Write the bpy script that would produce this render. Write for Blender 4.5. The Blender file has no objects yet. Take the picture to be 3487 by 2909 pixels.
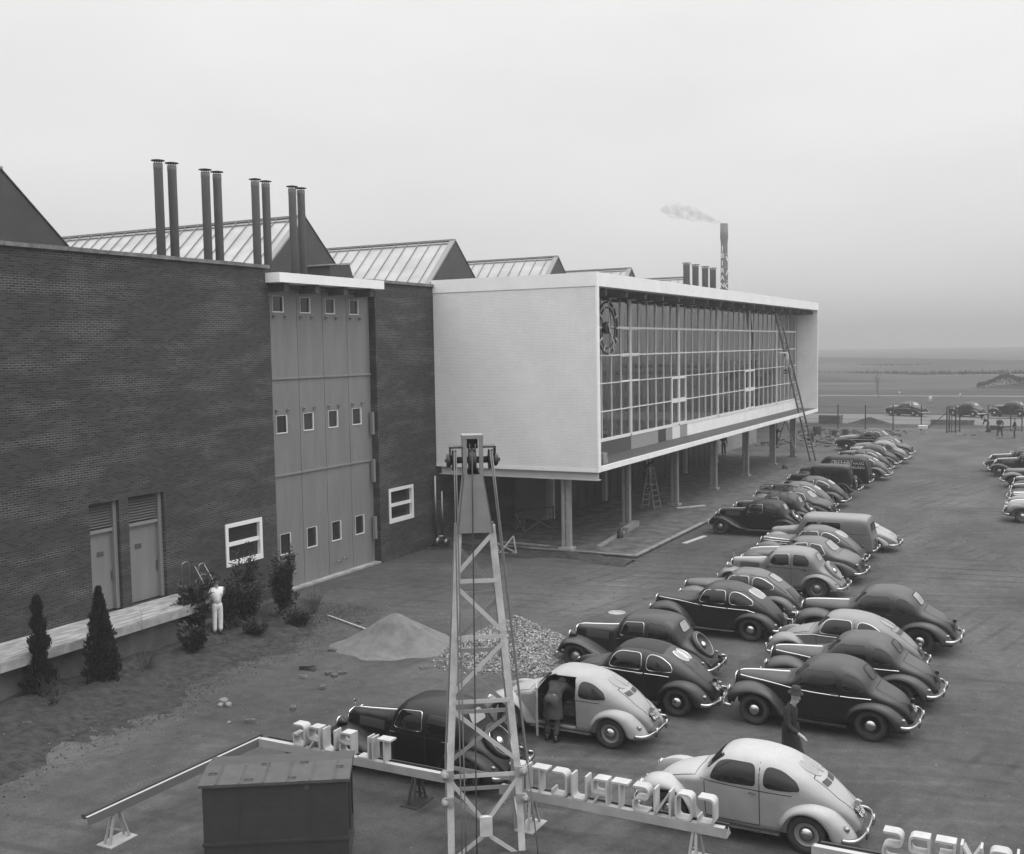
import bpy, bmesh, math, random
from mathutils import Vector, Matrix
from mathutils.bvhtree import BVHTree
R = math.radians
PI = math.pi
random.seed(7)
S = bpy.context.scene
COL = S.collection

# ------------------------------------------------------------------ camera
cam_d = bpy.data.cameras.new('camera')
cam = bpy.data.objects.new('camera', cam_d)
COL.objects.link(cam)
cam.location = (0, 0, 8.5)
yaw, pit, rol = -4.81669553e-01, 7.19750890e-02, -1.75586503e-02
sy, cy = math.sin(yaw), math.cos(yaw)
fw = Vector((sy, cy, 0)); rt = Vector((cy, -sy, 0)); up = Vector((0, 0, 1))
f2 = fw*math.cos(pit) - up*math.sin(pit); u2 = up*math.cos(pit) + fw*math.sin(pit)
r3 = rt*math.cos(rol) + u2*math.sin(rol); u3 = u2*math.cos(rol) - rt*math.sin(rol)
m = Matrix((r3, u3, -f2)).transposed().to_4x4(); m.translation = cam.location
cam.matrix_world = m
cam_d.sensor_width = 36; cam_d.lens = 36*3688.42/3487
cam_d.clip_end = 6000; cam_d.clip_start = .3
S.camera = cam

# ------------------------------------------------------------------ world, sun, exposure
SUN_EL, SUN_AZ = 68, 60           # azimuth from +Y towards +X
w = bpy.data.worlds.new('World'); S.world = w; w.use_nodes = True
nt = w.node_tree; N = nt.nodes; L = nt.links
bg = N['Background']
sky = N.new('ShaderNodeTexSky'); sky.sky_type = 'NISHITA'; sky.sun_disc = False
sky.sun_elevation = R(SUN_EL); sky.sun_rotation = R(SUN_AZ); sky.air_density = 1.2; sky.dust_density = 6.0
bw = N.new('ShaderNodeRGBToBW'); L.new(sky.outputs[0], bw.inputs[0])
tc = N.new('ShaderNodeTexCoord'); sp = N.new('ShaderNodeSeparateXYZ'); L.new(tc.outputs['Generated'], sp.inputs[0])
cl = N.new('ShaderNodeValToRGB'); L.new(sp.outputs[2], cl.inputs[0])      # overcast layer: darker towards the horizon
e = cl.color_ramp.elements
e[0].position = 0.0; e[0].color = (4.6, 4.6, 4.6, 1)
e[1].position = 1.0; e[1].color = (18, 18, 18, 1)
for p, v in ((.05, 5.4), (.12, 5.7), (.22, 6.0), (.32, 6.3), (.42, 10), (.7, 16)):
    q = e.new(p); q.color = (v, v, v, 1)
nz = N.new('ShaderNodeTexNoise'); nz.inputs['Scale'].default_value = 2.2; nz.inputs['Detail'].default_value = 5
mp = N.new('ShaderNodeMapping'); mp.inputs['Scale'].default_value = (1, 1, 3.5); L.new(tc.outputs['Generated'], mp.inputs[0]); L.new(mp.outputs[0], nz.inputs['Vector'])
mr = N.new('ShaderNodeMapRange'); mr.inputs[1].default_value = .3; mr.inputs[2].default_value = .7; mr.inputs[3].default_value = .94; mr.inputs[4].default_value = 1.06
L.new(nz.outputs[0], mr.inputs[0])
mu = N.new('ShaderNodeMix'); mu.data_type = 'RGBA'; mu.blend_type = 'MULTIPLY'; mu.inputs[0].default_value = 1
L.new(cl.outputs[0], mu.inputs[6]); L.new(mr.outputs[0], mu.inputs[7])
mx = N.new('ShaderNodeMix'); mx.data_type = 'RGBA'; mx.inputs[0].default_value = .88
L.new(bw.outputs[0], mx.inputs[6]); L.new(mu.outputs[2], mx.inputs[7])
L.new(mx.outputs[2], bg.inputs[0]); bg.inputs[1].default_value = .1
sl = bpy.data.lights.new('sun', 'SUN'); sl.energy = .8; sl.angle = R(40); sl.color = (1, 1, 1)
so = bpy.data.objects.new('sun', sl); COL.objects.link(so)
sd = Vector((math.sin(R(SUN_AZ))*math.cos(R(SUN_EL)), math.cos(R(SUN_AZ))*math.cos(R(SUN_EL)), math.sin(R(SUN_EL))))
so.rotation_euler = sd.to_track_quat('Z', 'Y').to_euler()
vs = S.view_settings; vs.view_transform = 'Standard'; vs.look = 'None'; vs.exposure = .66; vs.gamma = 1; vs.use_curve_mapping = False

# ------------------------------------------------------------------ materials (all neutral greys: the photograph is black and white)
def mat(name, c, rough=.7, metal=0, coat=0, var=0, vs_=3, bump=0, bs=20, vstretch=(1, 1, 1), spec=.5, contrast=(.35, .65), coords='Object'):
    m = bpy.data.materials.new(name); m.use_nodes = True
    n = m.node_tree.nodes; l = m.node_tree.links; b = n['Principled BSDF']
    b.inputs['Base Color'].default_value = (c, c, c, 1); b.inputs['Roughness'].default_value = rough
    b.inputs['Metallic'].default_value = metal; b.inputs['Coat Weight'].default_value = coat
    b.inputs['Coat Roughness'].default_value = .12; b.inputs['Specular IOR Level'].default_value = spec
    if var or bump:
        t = n.new('ShaderNodeTexCoord'); mp = n.new('ShaderNodeMapping'); mp.inputs['Scale'].default_value = vstretch
        l.new(t.outputs[coords], mp.inputs[0])
    if var:
        z = n.new('ShaderNodeTexNoise'); z.inputs['Scale'].default_value = vs_; z.inputs['Detail'].default_value = 7; z.inputs['Roughness'].default_value = .62
        l.new(mp.outputs[0], z.inputs['Vector'])
        r = n.new('ShaderNodeMapRange'); r.inputs[1].default_value = contrast[0]; r.inputs[2].default_value = contrast[1]
        r.inputs[3].default_value = c*(1-var); r.inputs[4].default_value = c*(1+var)
        l.new(z.outputs[0], r.inputs[0]); l.new(r.outputs[0], b.inputs['Base Color'])
    if bump:
        z2 = n.new('ShaderNodeTexNoise'); z2.inputs['Scale'].default_value = bs; z2.inputs['Detail'].default_value = 5
        l.new(mp.outputs[0], z2.inputs['Vector'])
        bm_ = n.new('ShaderNodeBump'); bm_.inputs['Strength'].default_value = bump; bm_.inputs['Distance'].default_value = .03
        l.new(z2.outputs[0], bm_.inputs['Height']); l.new(bm_.outputs[0], b.inputs['Normal'])
    return m

def brick_mat(name, c1, c2, mort_lo, mort_hi, axes='YZ', bw_=.22, bh=.065, patch=(.35, 1.5), white=False):
    m = bpy.data.materials.new(name); m.use_nodes = True
    n = m.node_tree.nodes; l = m.node_tree.links; b = n['Principled BSDF']; b.inputs['Roughness'].default_value = .88
    t = n.new('ShaderNodeTexCoord'); s_ = n.new('ShaderNodeSeparateXYZ'); l.new(t.outputs['Object'], s_.inputs[0])
    cb = n.new('ShaderNodeCombineXYZ'); l.new(s_.outputs['XYZ'.index(axes[0])], cb.inputs[0]); l.new(s_.outputs['XYZ'.index(axes[1])], cb.inputs[1])
    br = n.new('ShaderNodeTexBrick'); l.new(cb.outputs[0], br.inputs['Vector'])
    br.inputs['Scale'].default_value = 1; br.inputs['Brick Width'].default_value = bw_; br.inputs['Row Height'].default_value = bh
    br.inputs['Mortar Size'].default_value = .011; br.inputs['Mortar Smooth'].default_value = .15; br.inputs['Bias'].default_value = -.1
    br.inputs['Color1'].default_value = (c1,)*3+(1,); br.inputs['Color2'].default_value = (c2,)*3+(1,)
    z = n.new('ShaderNodeTexNoise'); z.inputs['Scale'].default_value = 1; z.inputs['Detail'].default_value = 4; z.inputs['Roughness'].default_value = .6
    mp = n.new('ShaderNodeMapping'); mp.inputs['Scale'].default_value = (patch[0], patch[1], 1); l.new(cb.outputs[0], mp.inputs[0]); l.new(mp.outputs[0], z.inputs['Vector'])
    r = n.new('ShaderNodeMapRange'); r.inputs[1].default_value = .48; r.inputs[2].default_value = .62; r.inputs[3].default_value = mort_lo; r.inputs[4].default_value = mort_hi
    l.new(z.outputs[0], r.inputs[0]); l.new(r.outputs[0], br.inputs['Mortar'])
    z3 = n.new('ShaderNodeTexNoise'); z3.inputs['Scale'].default_value = .55; z3.inputs['Detail'].default_value = 8; z3.inputs['Roughness'].default_value = .7
    l.new(cb.outputs[0], z3.inputs['Vector'])
    r3_ = n.new('ShaderNodeMapRange'); r3_.inputs[1].default_value = .3; r3_.inputs[2].default_value = .7
    r3_.inputs[3].default_value = .93 if white else .84; r3_.inputs[4].default_value = 1.06 if white else 1.16
    l.new(z3.outputs[0], r3_.inputs[0])
    mm = n.new('ShaderNodeMix'); mm.data_type = 'RGBA'; mm.blend_type = 'MULTIPLY'; mm.inputs[0].default_value = 1
    l.new(br.outputs[0], mm.inputs[6]); l.new(r3_.outputs[0], mm.inputs[7]); l.new(mm.outputs[2], b.inputs['Base Color'])
    bp = n.new('ShaderNodeBump'); bp.inputs['Strength'].default_value = .2 if white else .5; bp.inputs['Distance'].default_value = .008; bp.invert = True
    l.new(br.outputs['Fac'], bp.inputs['Height']); l.new(bp.outputs[0], b.inputs['Normal'])
    return m

M = dict(
    brick=brick_mat('dark_brick', .013, .044, .046, .12),
    brickx=brick_mat('dark_brick_return', .02, .04, .03, .12, 'XZ'),
    whitebrick=brick_mat('white_painted_brick', .72, .77, .60, .68, 'XZ', .21, .062, (.5, .5), True),
    white=mat('white_render', .78, .75, var=.06, vs_=1.5, bump=.1, bs=30),
    whitepaint=mat('white_paint', .72, .45),
    fascia=mat('white_fascia', .80, .7, var=.05, vs_=.8),
    coping=mat('stone_coping', .15, .9, var=.35, vs_=3, bump=.3),
    doorpanel=mat('grey_steel_door', .17, .6, var=.09, vs_=1.4, vstretch=(1, 2, .35), bump=.03, bs=60),
    seam=mat('dark_seam', .03, .8),
    rail=mat('grey_rail', .2, .5),
    glassdark=mat('dark_window_glass', .018, .06, spec=.6),
    concrete=mat('concrete', .27, .9, var=.3, vs_=2.2, bump=.25, bs=25),
    concretetop=mat('worn_concrete_top', .27, .9, var=.4, vs_=2.6, vstretch=(2.4, .6, 1), bump=.2, bs=25),
    darkconcrete=mat('dark_concrete', .1, .9, var=.25, vs_=2),
    louvre=mat('louvre_blades', .10, .6), black=mat('black', .012, .7),
    shedglass=mat('dusty_shed_glass', .36, .45, var=.16, vs_=.8, vstretch=(.5, 1, 1), contrast=(.4, .7)),
    zinc=mat('zinc_cladding', .045, .7, var=.15, vs_=1.2), trim=mat('zinc_trim', .22, .6),
    pipe=mat('asbestos_flue', .13, .8, var=.12, vs_=1.4, vstretch=(1, 1, .4)),
    stack=mat('smokestack_brick', .16, .9, var=.2, vs_=.4), ring=mat('pale_lettering', .8, .8),
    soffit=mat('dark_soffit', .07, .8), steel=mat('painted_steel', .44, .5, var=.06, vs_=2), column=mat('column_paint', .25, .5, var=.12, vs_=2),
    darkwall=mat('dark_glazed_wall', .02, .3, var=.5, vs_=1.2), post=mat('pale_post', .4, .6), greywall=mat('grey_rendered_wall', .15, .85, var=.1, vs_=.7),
    palewall=mat('pale_rendered_wall', .22, .85, var=.12, vs_=.6),
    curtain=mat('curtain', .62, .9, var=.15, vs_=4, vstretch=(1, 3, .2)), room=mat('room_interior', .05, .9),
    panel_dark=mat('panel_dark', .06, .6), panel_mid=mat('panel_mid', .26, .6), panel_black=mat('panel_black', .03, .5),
    timber=mat('weathered_timber', .2, .85, var=.3, vs_=4, bump=.2), darktimber=mat('dark_timber', .06, .85, var=.3, vs_=4),
    paletimber=mat('pale_timber', .36, .85, var=.2, vs_=5), ladder=mat('ladder_wood', .17, .8), rung=mat('ladder_rung_edge', .34, .8),
    letter=mat('letter_paint', .38, .7, var=.14, vs_=3), beam=mat('beam_paint', .30, .55, var=.12, vs_=2.5), beamtop=mat('beam_top', .38, .6),
    lattice=mat('lattice_paint', .48, .5, var=.22, vs_=3), headplate=mat('mast_head_paint', .2, .55, var=.07, vs_=5), wing_shade_paint=mat('shaded_side_paint', .11, .6), castiron=mat('cast_iron', .05, .5, metal=.3),
    cable=mat('steel_rope', .16, .5), cabledark=mat('greased_rope', .05, .5),
    boxpaint=mat('box_paint', .03, .5, var=.15, vs_=3), lid=mat('box_lid', .055, .55, var=.18, vs_=4, bump=.05), 
    tyre=mat('tyre_rubber', .022, .85, var=.25, vs_=9), chrome=mat('chrome', .5, .2, metal=1), alum=mat('dull_metal', .28, .4, metal=1),
    glass=mat('car_glass', .006, .05, spec=.4), dustglass=mat('misted_sky_glass', .24, .35, var=.08, vs_=4), paleglass=mat('misted_pale_sky_glass', .32, .4),  # misted glasses: pale tone is dust plus sky reflection put into the colour
    seamcar=mat('panel_gap', .008, .9), plate=mat('number_plate', .012, .5), plateink=mat('plate_letters', .55, .6), lens=mat('lamp_lens', .5, .1, spec=.8),
    under=mat('car_underside', .01, .9), fabric=mat('sunroof_fabric', .03, .9), canvas=mat('canvas_top', .2, .9), hoodstripe=mat('bright_trim', .62, .25, metal=1),
    skin=mat('skin', .30, .6), hair=mat('dark_hair', .012, .6), coat=mat('dark_overcoat', .014, .95, var=.3, vs_=6), hat=mat('felt_hat', .022, .9), coat2=mat('grey_raincoat', .045, .95, var=.3, vs_=7),
    trousers=mat('dark_trousers', .05, .95), overall=mat('white_overall', .68, .9, var=.1, vs_=8, bump=.4, bs=9), greyoverall=mat('pale_overall', .30, .9, var=.1, vs_=8),
    shoe=mat('black_shoe', .012, .5), workblue=mat('dark_work_clothes', .02, .95),
    leaf=mat('conifer_foliage', .011, .8, var=.5, vs_=8), leaf2=mat('evergreen_leaves', .016, .6, var=.5, vs_=6), bark=mat('bark', .035, .9), twig=mat('twig', .05, .9),
    brickloose=mat('loose_brick', .10, .9, var=.4, vs_=9), stone=mat('loose_stone', .17, .9, var=.3, vs_=9),
    hedge=mat('far_shrubs', .018, .95), drum=mat('oil_drum', .02, .6), fence=mat('fence_steel', .02, .7), marker=mat('white_stone', .45, .8),
)

def paint(name, c, dew_sky=.085):
    """car enamel; faces that look up are painted lighter, part settled moisture and dust, part sky light"""
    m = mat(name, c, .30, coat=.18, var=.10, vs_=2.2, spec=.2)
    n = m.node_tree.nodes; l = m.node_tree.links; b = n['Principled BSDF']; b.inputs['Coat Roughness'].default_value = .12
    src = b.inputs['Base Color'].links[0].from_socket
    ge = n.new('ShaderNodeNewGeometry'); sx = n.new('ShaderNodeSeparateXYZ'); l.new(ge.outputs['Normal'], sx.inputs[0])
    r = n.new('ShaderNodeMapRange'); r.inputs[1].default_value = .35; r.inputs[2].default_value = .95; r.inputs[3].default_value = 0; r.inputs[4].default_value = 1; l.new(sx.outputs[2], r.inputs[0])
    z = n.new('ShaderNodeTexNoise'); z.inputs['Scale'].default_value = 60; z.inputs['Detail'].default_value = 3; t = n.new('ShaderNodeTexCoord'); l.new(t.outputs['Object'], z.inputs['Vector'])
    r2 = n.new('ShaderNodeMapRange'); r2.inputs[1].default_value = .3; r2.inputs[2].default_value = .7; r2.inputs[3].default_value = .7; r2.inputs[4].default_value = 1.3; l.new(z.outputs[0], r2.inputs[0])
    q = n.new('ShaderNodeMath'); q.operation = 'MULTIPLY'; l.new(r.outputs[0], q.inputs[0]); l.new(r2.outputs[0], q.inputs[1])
    q2 = n.new('ShaderNodeMath'); q2.operation = 'MULTIPLY_ADD'; l.new(q.outputs[0], q2.inputs[0]); q2.inputs[1].default_value = dew_sky; l.new(src, q2.inputs[2])  # lightens up-facing colour: sky light painted in with the settled film
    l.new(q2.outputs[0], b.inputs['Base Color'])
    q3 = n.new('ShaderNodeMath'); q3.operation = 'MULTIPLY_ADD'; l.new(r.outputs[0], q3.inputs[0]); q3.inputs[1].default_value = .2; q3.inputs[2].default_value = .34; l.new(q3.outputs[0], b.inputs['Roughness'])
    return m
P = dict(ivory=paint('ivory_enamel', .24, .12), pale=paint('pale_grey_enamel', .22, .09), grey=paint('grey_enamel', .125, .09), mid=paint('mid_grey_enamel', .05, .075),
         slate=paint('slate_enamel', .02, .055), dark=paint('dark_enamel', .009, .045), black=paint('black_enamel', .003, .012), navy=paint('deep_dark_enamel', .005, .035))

# ------------------------------------------------------------------ ground shader
def ground_mat():
    m = bpy.data.materials.new('packed_dirt'); m.use_nodes = True
    n = m.node_tree.nodes; l = m.node_tree.links; b = n['Principled BSDF']; b.inputs['Roughness'].default_value = .93; b.inputs['Specular IOR Level'].default_value = .25
    t = n.new('ShaderNodeTexCoord')
    def noise(scale, detail, rough=.6, st=(1, 1, 1), rot=0):
        mp = n.new('ShaderNodeMapping'); mp.inputs['Scale'].default_value = st; mp.inputs['Rotation'].default_value = (0, 0, rot); l.new(t.outputs['Object'], mp.inputs[0])
        z = n.new('ShaderNodeTexNoise'); z.inputs['Scale'].default_value = scale; z.inputs['Detail'].default_value = detail; z.inputs['Roughness'].default_value = rough
        l.new(mp.outputs[0], z.inputs['Vector']); return z.outputs[0]
    def rng(s, a, b_, lo, hi):
        r = n.new('ShaderNodeMapRange'); r.inputs[1].default_value = a; r.inputs[2].default_value = b_; r.inputs[3].default_value = lo; r.inputs[4].default_value = hi; l.new(s, r.inputs[0]); return r.outputs[0]
    def mul(a, b_):
        q = n.new('ShaderNodeMath'); q.operation = 'MULTIPLY'; l.new(a, q.inputs[0]); l.new(b_, q.inputs[1]); return q.outputs[0]
    def wave(scale, rot, dist, lo, hi, mask_scale):
        mp = n.new('ShaderNodeMapping'); mp.inputs['Rotation'].default_value = (0, 0, rot); l.new(t.outputs['Object'], mp.inputs[0])
        w_ = n.new('ShaderNodeTexWave'); w_.inputs['Scale'].default_value = scale; w_.inputs['Distortion'].default_value = dist; w_.inputs['Detail'].default_value = 2; w_.inputs['Detail Scale'].default_value = .22; l.new(mp.outputs[0], w_.inputs['Vector'])
        k = rng(w_.outputs[1], .78, .98, 1.0, lo); ms_ = rng(noise(mask_scale, 3), .48, .62, 0, 1)
        q = n.new('ShaderNodeMix'); q.data_type = 'FLOAT'; l.new(ms_, q.inputs[0]); q.inputs[2].default_value = hi; l.new(k, q.inputs[3]); return q.outputs[0]
    base = rng(noise(.11, 7, .65), .32, .68, .042, .086)
    grit = rng(noise(22, 6, .8), .32, .68, .58, 1.45)
    clod = rng(noise(3.1, 7, .72), .35, .66, .80, 1.2)
    patch = rng(noise(.5, 6, .62, (1, .45, 1), .2), .36, .66, .80, 1.22)
    tr = mul(wave(.33, R(84), 3.0, .66, 1, .16), wave(.45, R(14), 3.5, .72, 1, .2)); tr2 = wave(.38, R(70), 4, 1.22, 1, .18)
    c = mul(mul(mul(mul(base, grit), clod), patch), mul(tr, tr2))
    l.new(c, b.inputs['Base Color'])
    bp = n.new('ShaderNodeBump'); bp.inputs['Strength'].default_value = .8; bp.inputs['Distance'].default_value = .035
    l.new(noise(7, 8, .7), bp.inputs['Height']); l.new(bp.outputs[0], b.inputs['Normal'])
    return m
M['ground'] = ground_mat()
M['soil'] = mat('garden_soil', .028, .97, var=.6, vs_=3.5, bump=.7, bs=14, vstretch=(1, 1.6, 1))
M['field'] = mat('dull_grass', .036, .97, var=.6, vs_=.03, bump=.3, bs=3, vstretch=(.5, 1.6, 1))
M['field2'] = mat('dark_heath', .018, .97, var=.5, vs_=.08, vstretch=(.4, 1.5, 1))
M['field3'] = mat('pale_stubble', .07, .97, var=.3, vs_=.08, vstretch=(.4, 1.5, 1))
M['verge'] = mat('rough_verge', .02, .97, var=.35, vs_=.3, bump=.5, bs=4)
M['road'] = mat('pale_road', .10, .9, var=.12, vs_=.4)
M['lightpath'] = mat('light_path', .13, .9, var=.15, vs_=.3)
M['sand'] = mat('sand', .125, .97, var=.2, vs_=2.5, bump=.5, bs=20)
M['gravel'] = mat('gravel_stone', .22, .85, var=.75, vs_=4, contrast=(.3, .7), coords='Object')

# ------------------------------------------------------------------ geometry helpers
class G:
    def __init__(s): s.bm = bmesh.new()
    def box(s, c, d, rot=None, mi=0, taper=None):
        vs = []
        for z in (-.5, .5):
            for x, y in ((-.5, -.5), (.5, -.5), (.5, .5), (-.5, .5)):
                k = taper if (taper and z > 0) else 1
                v = Vector((x*d[0]*k, y*d[1]*k, z*d[2]))
                if rot is not None: v = rot @ v
                vs.append(s.bm.verts.new(v+Vector(c)))
        for f in ((3, 2, 1, 0), (4, 5, 6, 7), (0, 1, 5, 4), (1, 2, 6, 5), (2, 3, 7, 6), (3, 0, 4, 7)):
            s.bm.faces.new([vs[i] for i in f]).material_index = mi
        return s
    def span(s, a, b, mi=0):
        return s.box([(a[i]+b[i])/2 for i in range(3)], [abs(a[i]-b[i]) for i in range(3)], mi=mi)
    def bar(s, a, b, w, h, mi=0, upv=(0, 0, 1)):
        a, b = Vector(a), Vector(b); d = b-a; ln = d.length; d.normalize()
        u = Vector(upv); x = d.cross(u)
        if x.length < 1e-4: x = d.cross(Vector((1, 0, 0)))
        x.normalize(); u = x.cross(d)
        return s.box((a+b)/2, (ln, w, h), Matrix((d, -x, u)).transposed() if True else None, mi)
    def tube(s, pts, r, n=6, mi=0, cap=True, smooth=True):
        pts = [Vector(p) for p in pts]; rings = []
        rr = r if isinstance(r, (list, tuple)) else [r]*len(pts)
        prev = None
        for i, p in enumerate(pts):
            t = (pts[min(i+1, len(pts)-1)]-pts[max(i-1, 0)]).normalized()
            if prev is None:
                a = t.orthogonal().normalized()
            else:
                a = (prev-t*prev.dot(t)).normalized()
            prev = a; b = t.cross(a)
            rings.append([s.bm.verts.new(p+(a*math.cos(2*PI*k/n)+b*math.sin(2*PI*k/n))*rr[i]) for k in range(n)])
        for i in range(len(rings)-1):
            for k in range(n):
                f = s.bm.faces.new((rings[i][k], rings[i][(k+1) % n], rings[i+1][(k+1) % n], rings[i+1][k])); f.material_index = mi; f.smooth = smooth
        if cap:
            s.bm.faces.new(rings[0][::-1]).material_index = mi; s.bm.faces.new(rings[-1]).material_index = mi
        return s
    def lathe(s, prof, n=24, axis='Z', c=(0, 0, 0), mi=0, smooth=True):
        """prof: list of (radius, height along axis)"""
        rings = []
        for r, h in prof:
            ring = []
            for k in range(n):
                a = 2*PI*k/n; u, v = r*math.cos(a), r*math.sin(a)
                p = {'Z': (u, v, h), 'Y': (u, h, v), 'X': (h, u, v)}[axis]
                ring.append(s.bm.verts.new(Vector(p)+Vector(c)))
            rings.append(ring)
        for i in range(len(rings)-1):
            for k in range(n):
                f = s.bm.faces.new((rings[i][k], rings[i][(k+1) % n], rings[i+1][(k+1) % n], rings[i+1][k])); f.material_index = mi; f.smooth = smooth
        for rg in (rings[0][::-1], rings[-1]):
            f = s.bm.faces.new(rg); f.material_index = mi
        return s
    def poly(s, pts, mi=0):
        s.bm.faces.new([s.bm.verts.new(p) for p in pts]).material_index = mi; return s
    def prism(s, pts, d, mi=0):
        d = Vector(d); a = [s.bm.verts.new(p) for p in pts]; b = [s.bm.verts.new(Vector(p)+d) for p in pts]
        n = len(a); s.bm.faces.new(a[::-1]).material_index = mi; s.bm.faces.new(b).material_index = mi
        for i in range(n): s.bm.faces.new((a[i], a[(i+1) % n], b[(i+1) % n], b[i])).material_index = mi
        return s
    def grid(s, rows, mi=0, smooth=True, closed=False):
        vr = [[s.bm.verts.new(p) for p in row] for row in rows]
        for i in range(len(vr)-1):
            n = len(vr[i])
            for k in range(n if closed else n-1):
                f = s.bm.faces.new((vr[i][k], vr[i][(k+1) % n], vr[i+1][(k+1) % n], vr[i+1][k])); f.material_index = mi; f.smooth = smooth
        return vr
    def ribbon2(s, pts, t, to3, d, closed=False, mi=0):
        """thick 2D polyline (thickness t) mapped by to3 and extruded by vector d: a letter stroke made of plate"""
        n = len(pts); P2 = [Vector(p) for p in pts]; A, B = [], []
        for i in range(n):
            if closed: p0, p1, p2 = P2[i-1], P2[i], P2[(i+1) % n]
            else: p0, p1, p2 = P2[max(i-1, 0)], P2[i], P2[min(i+1, n-1)]
            d1 = (p1-p0); d2 = (p2-p1)
            if d1.length < 1e-9: d1 = d2
            if d2.length < 1e-9: d2 = d1
            d1.normalize(); d2.normalize(); n1 = Vector((-d1.y, d1.x)); n2 = Vector((-d2.y, d2.x)); nn = (n1+n2)
            nn = nn/max(nn.length_squared, .3)*2*.5 if nn.length > 1e-6 else n1
            nn = (n1+n2).normalized()/max((n1+n2).normalized().dot(n1), .5)
            A.append(p1+nn*t/2); B.append(p1-nn*t/2)
        d = Vector(d); va = [s.bm.verts.new(to3(p)) for p in A]; vb = [s.bm.verts.new(to3(p)) for p in B]
        wa = [s.bm.verts.new(to3(p)+d) for p in A]; wb = [s.bm.verts.new(to3(p)+d) for p in B]
        for i in range(n if closed else n-1):
            j = (i+1) % n
            for q in ((va[i], va[j], vb[j], vb[i]), (wb[i], wb[j], wa[j], wa[i]), (va[i], wa[i], wa[j], va[j]), (vb[j], wb[j], wb[i], vb[i])):
                s.bm.faces.new(q).material_index = mi
        if not closed:
            s.bm.faces.new((va[0], vb[0], wb[0], wa[0])).material_index = mi; s.bm.faces.new((va[-1], wa[-1], wb[-1], vb[-1])).material_index = mi
        return s
    def mesh(s, name, *mats, recalc=True):
        if recalc: bmesh.ops.recalc_face_normals(s.bm, faces=s.bm.faces)
        me = bpy.data.meshes.new(name); s.bm.to_mesh(me); s.bm.free()
        for m_ in mats: me.materials.append(m_)
        return me
    def obj(s, name, *mats, parent=None, recalc=True, **kw):
        return link(name, s.mesh(name, *mats, recalc=recalc), parent, **kw)

def link(name, me, parent=None, loc=None, label=None):
    o = bpy.data.objects.new(name, me); COL.objects.link(o)
    if parent is not None: o.parent = parent
    if loc is not None: o.location = loc
    if label: o['label'] = label
    return o
def tag(o, label, cat, group=None, kind=None):
    if label: o['label'] = label
    if cat: o['category'] = cat
    if group: o['group'] = group
    if kind: o['kind'] = kind
    return o
def thing(name, label, cat, loc=(0, 0, 0), rz=0, group=None):
    o = bpy.data.objects.new(name, None); COL.objects.link(o); o.location = loc; o.rotation_euler = (0, 0, rz); o.empty_display_size = .2
    return tag(o, label, cat, group)
def struct(o): o['kind'] = 'structure'; return o
def copy_thing(r, loc, label=None, rz=None):
    c = r.copy(); COL.objects.link(c); c.location = loc
    if rz is not None: c.rotation_euler = (0, 0, rz)
    if label: c['label'] = label
    for ch in list(r.children):
        k = ch.copy(); COL.objects.link(k); k.parent = c
        for g in list(ch.children):
            q = g.copy(); COL.objects.link(q); q.parent = k
    return c
def pchip(xs, ys):
    n = len(xs); h = [xs[i+1]-xs[i] for i in range(n-1)]; d = [(ys[i+1]-ys[i])/h[i] for i in range(n-1)]; m_ = [0]*n
    m_[0], m_[-1] = d[0], d[-1]
    for i in range(1, n-1):
        m_[i] = 0 if d[i-1]*d[i] <= 0 else (h[i-1]+h[i])*3/((2*h[i]+h[i-1])/d[i-1]+(h[i]+2*h[i-1])/d[i])
    def f(x):
        if x <= xs[0]: return ys[0]
        if x >= xs[-1]: return ys[-1]
        i = max(j for j in range(n-1) if xs[j] <= x); t = (x-xs[i])/h[i]
        return ((2*t**3-3*t*t+1)*ys[i]+(t**3-2*t*t+t)*h[i]*m_[i]+(-2*t**3+3*t*t)*ys[i+1]+(t**3-t*t)*h[i]*m_[i+1])
    return f
def catmull(pts, n):
    out = []; k = len(pts)
    for i in range(n):
        u = i/(n-1)*(k-1); j = min(int(u), k-2); t = u-j
        p0, p1, p2, p3 = pts[max(j-1, 0)], pts[j], pts[j+1], pts[min(j+2, k-1)]
        out.append(tuple(.5*(2*b+(c-a)*t+(2*a-5*b+4*c-d)*t*t+(3*b-a-3*c+d)*t**3) for a, b, c, d in zip(p0, p1, p2, p3)))
    return out
def roundpoly(pts, r, seg=4):
    out = []; n = len(pts)
    for i in range(n):
        p0, p1, p2 = Vector(pts[i-1]), Vector(pts[i]), Vector(pts[(i+1) % n])
        rr = r[i] if isinstance(r, (list, tuple)) else r
        a = (p0-p1); b = (p2-p1); rr = min(rr, a.length*.48, b.length*.48)
        a = p1+a.normalized()*rr; b = p1+b.normalized()*rr
        for k in range(seg+1):
            t = k/seg; out.append(tuple(a*(1-t)**2+p1*2*t*(1-t)+b*t*t))
    return out
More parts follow.
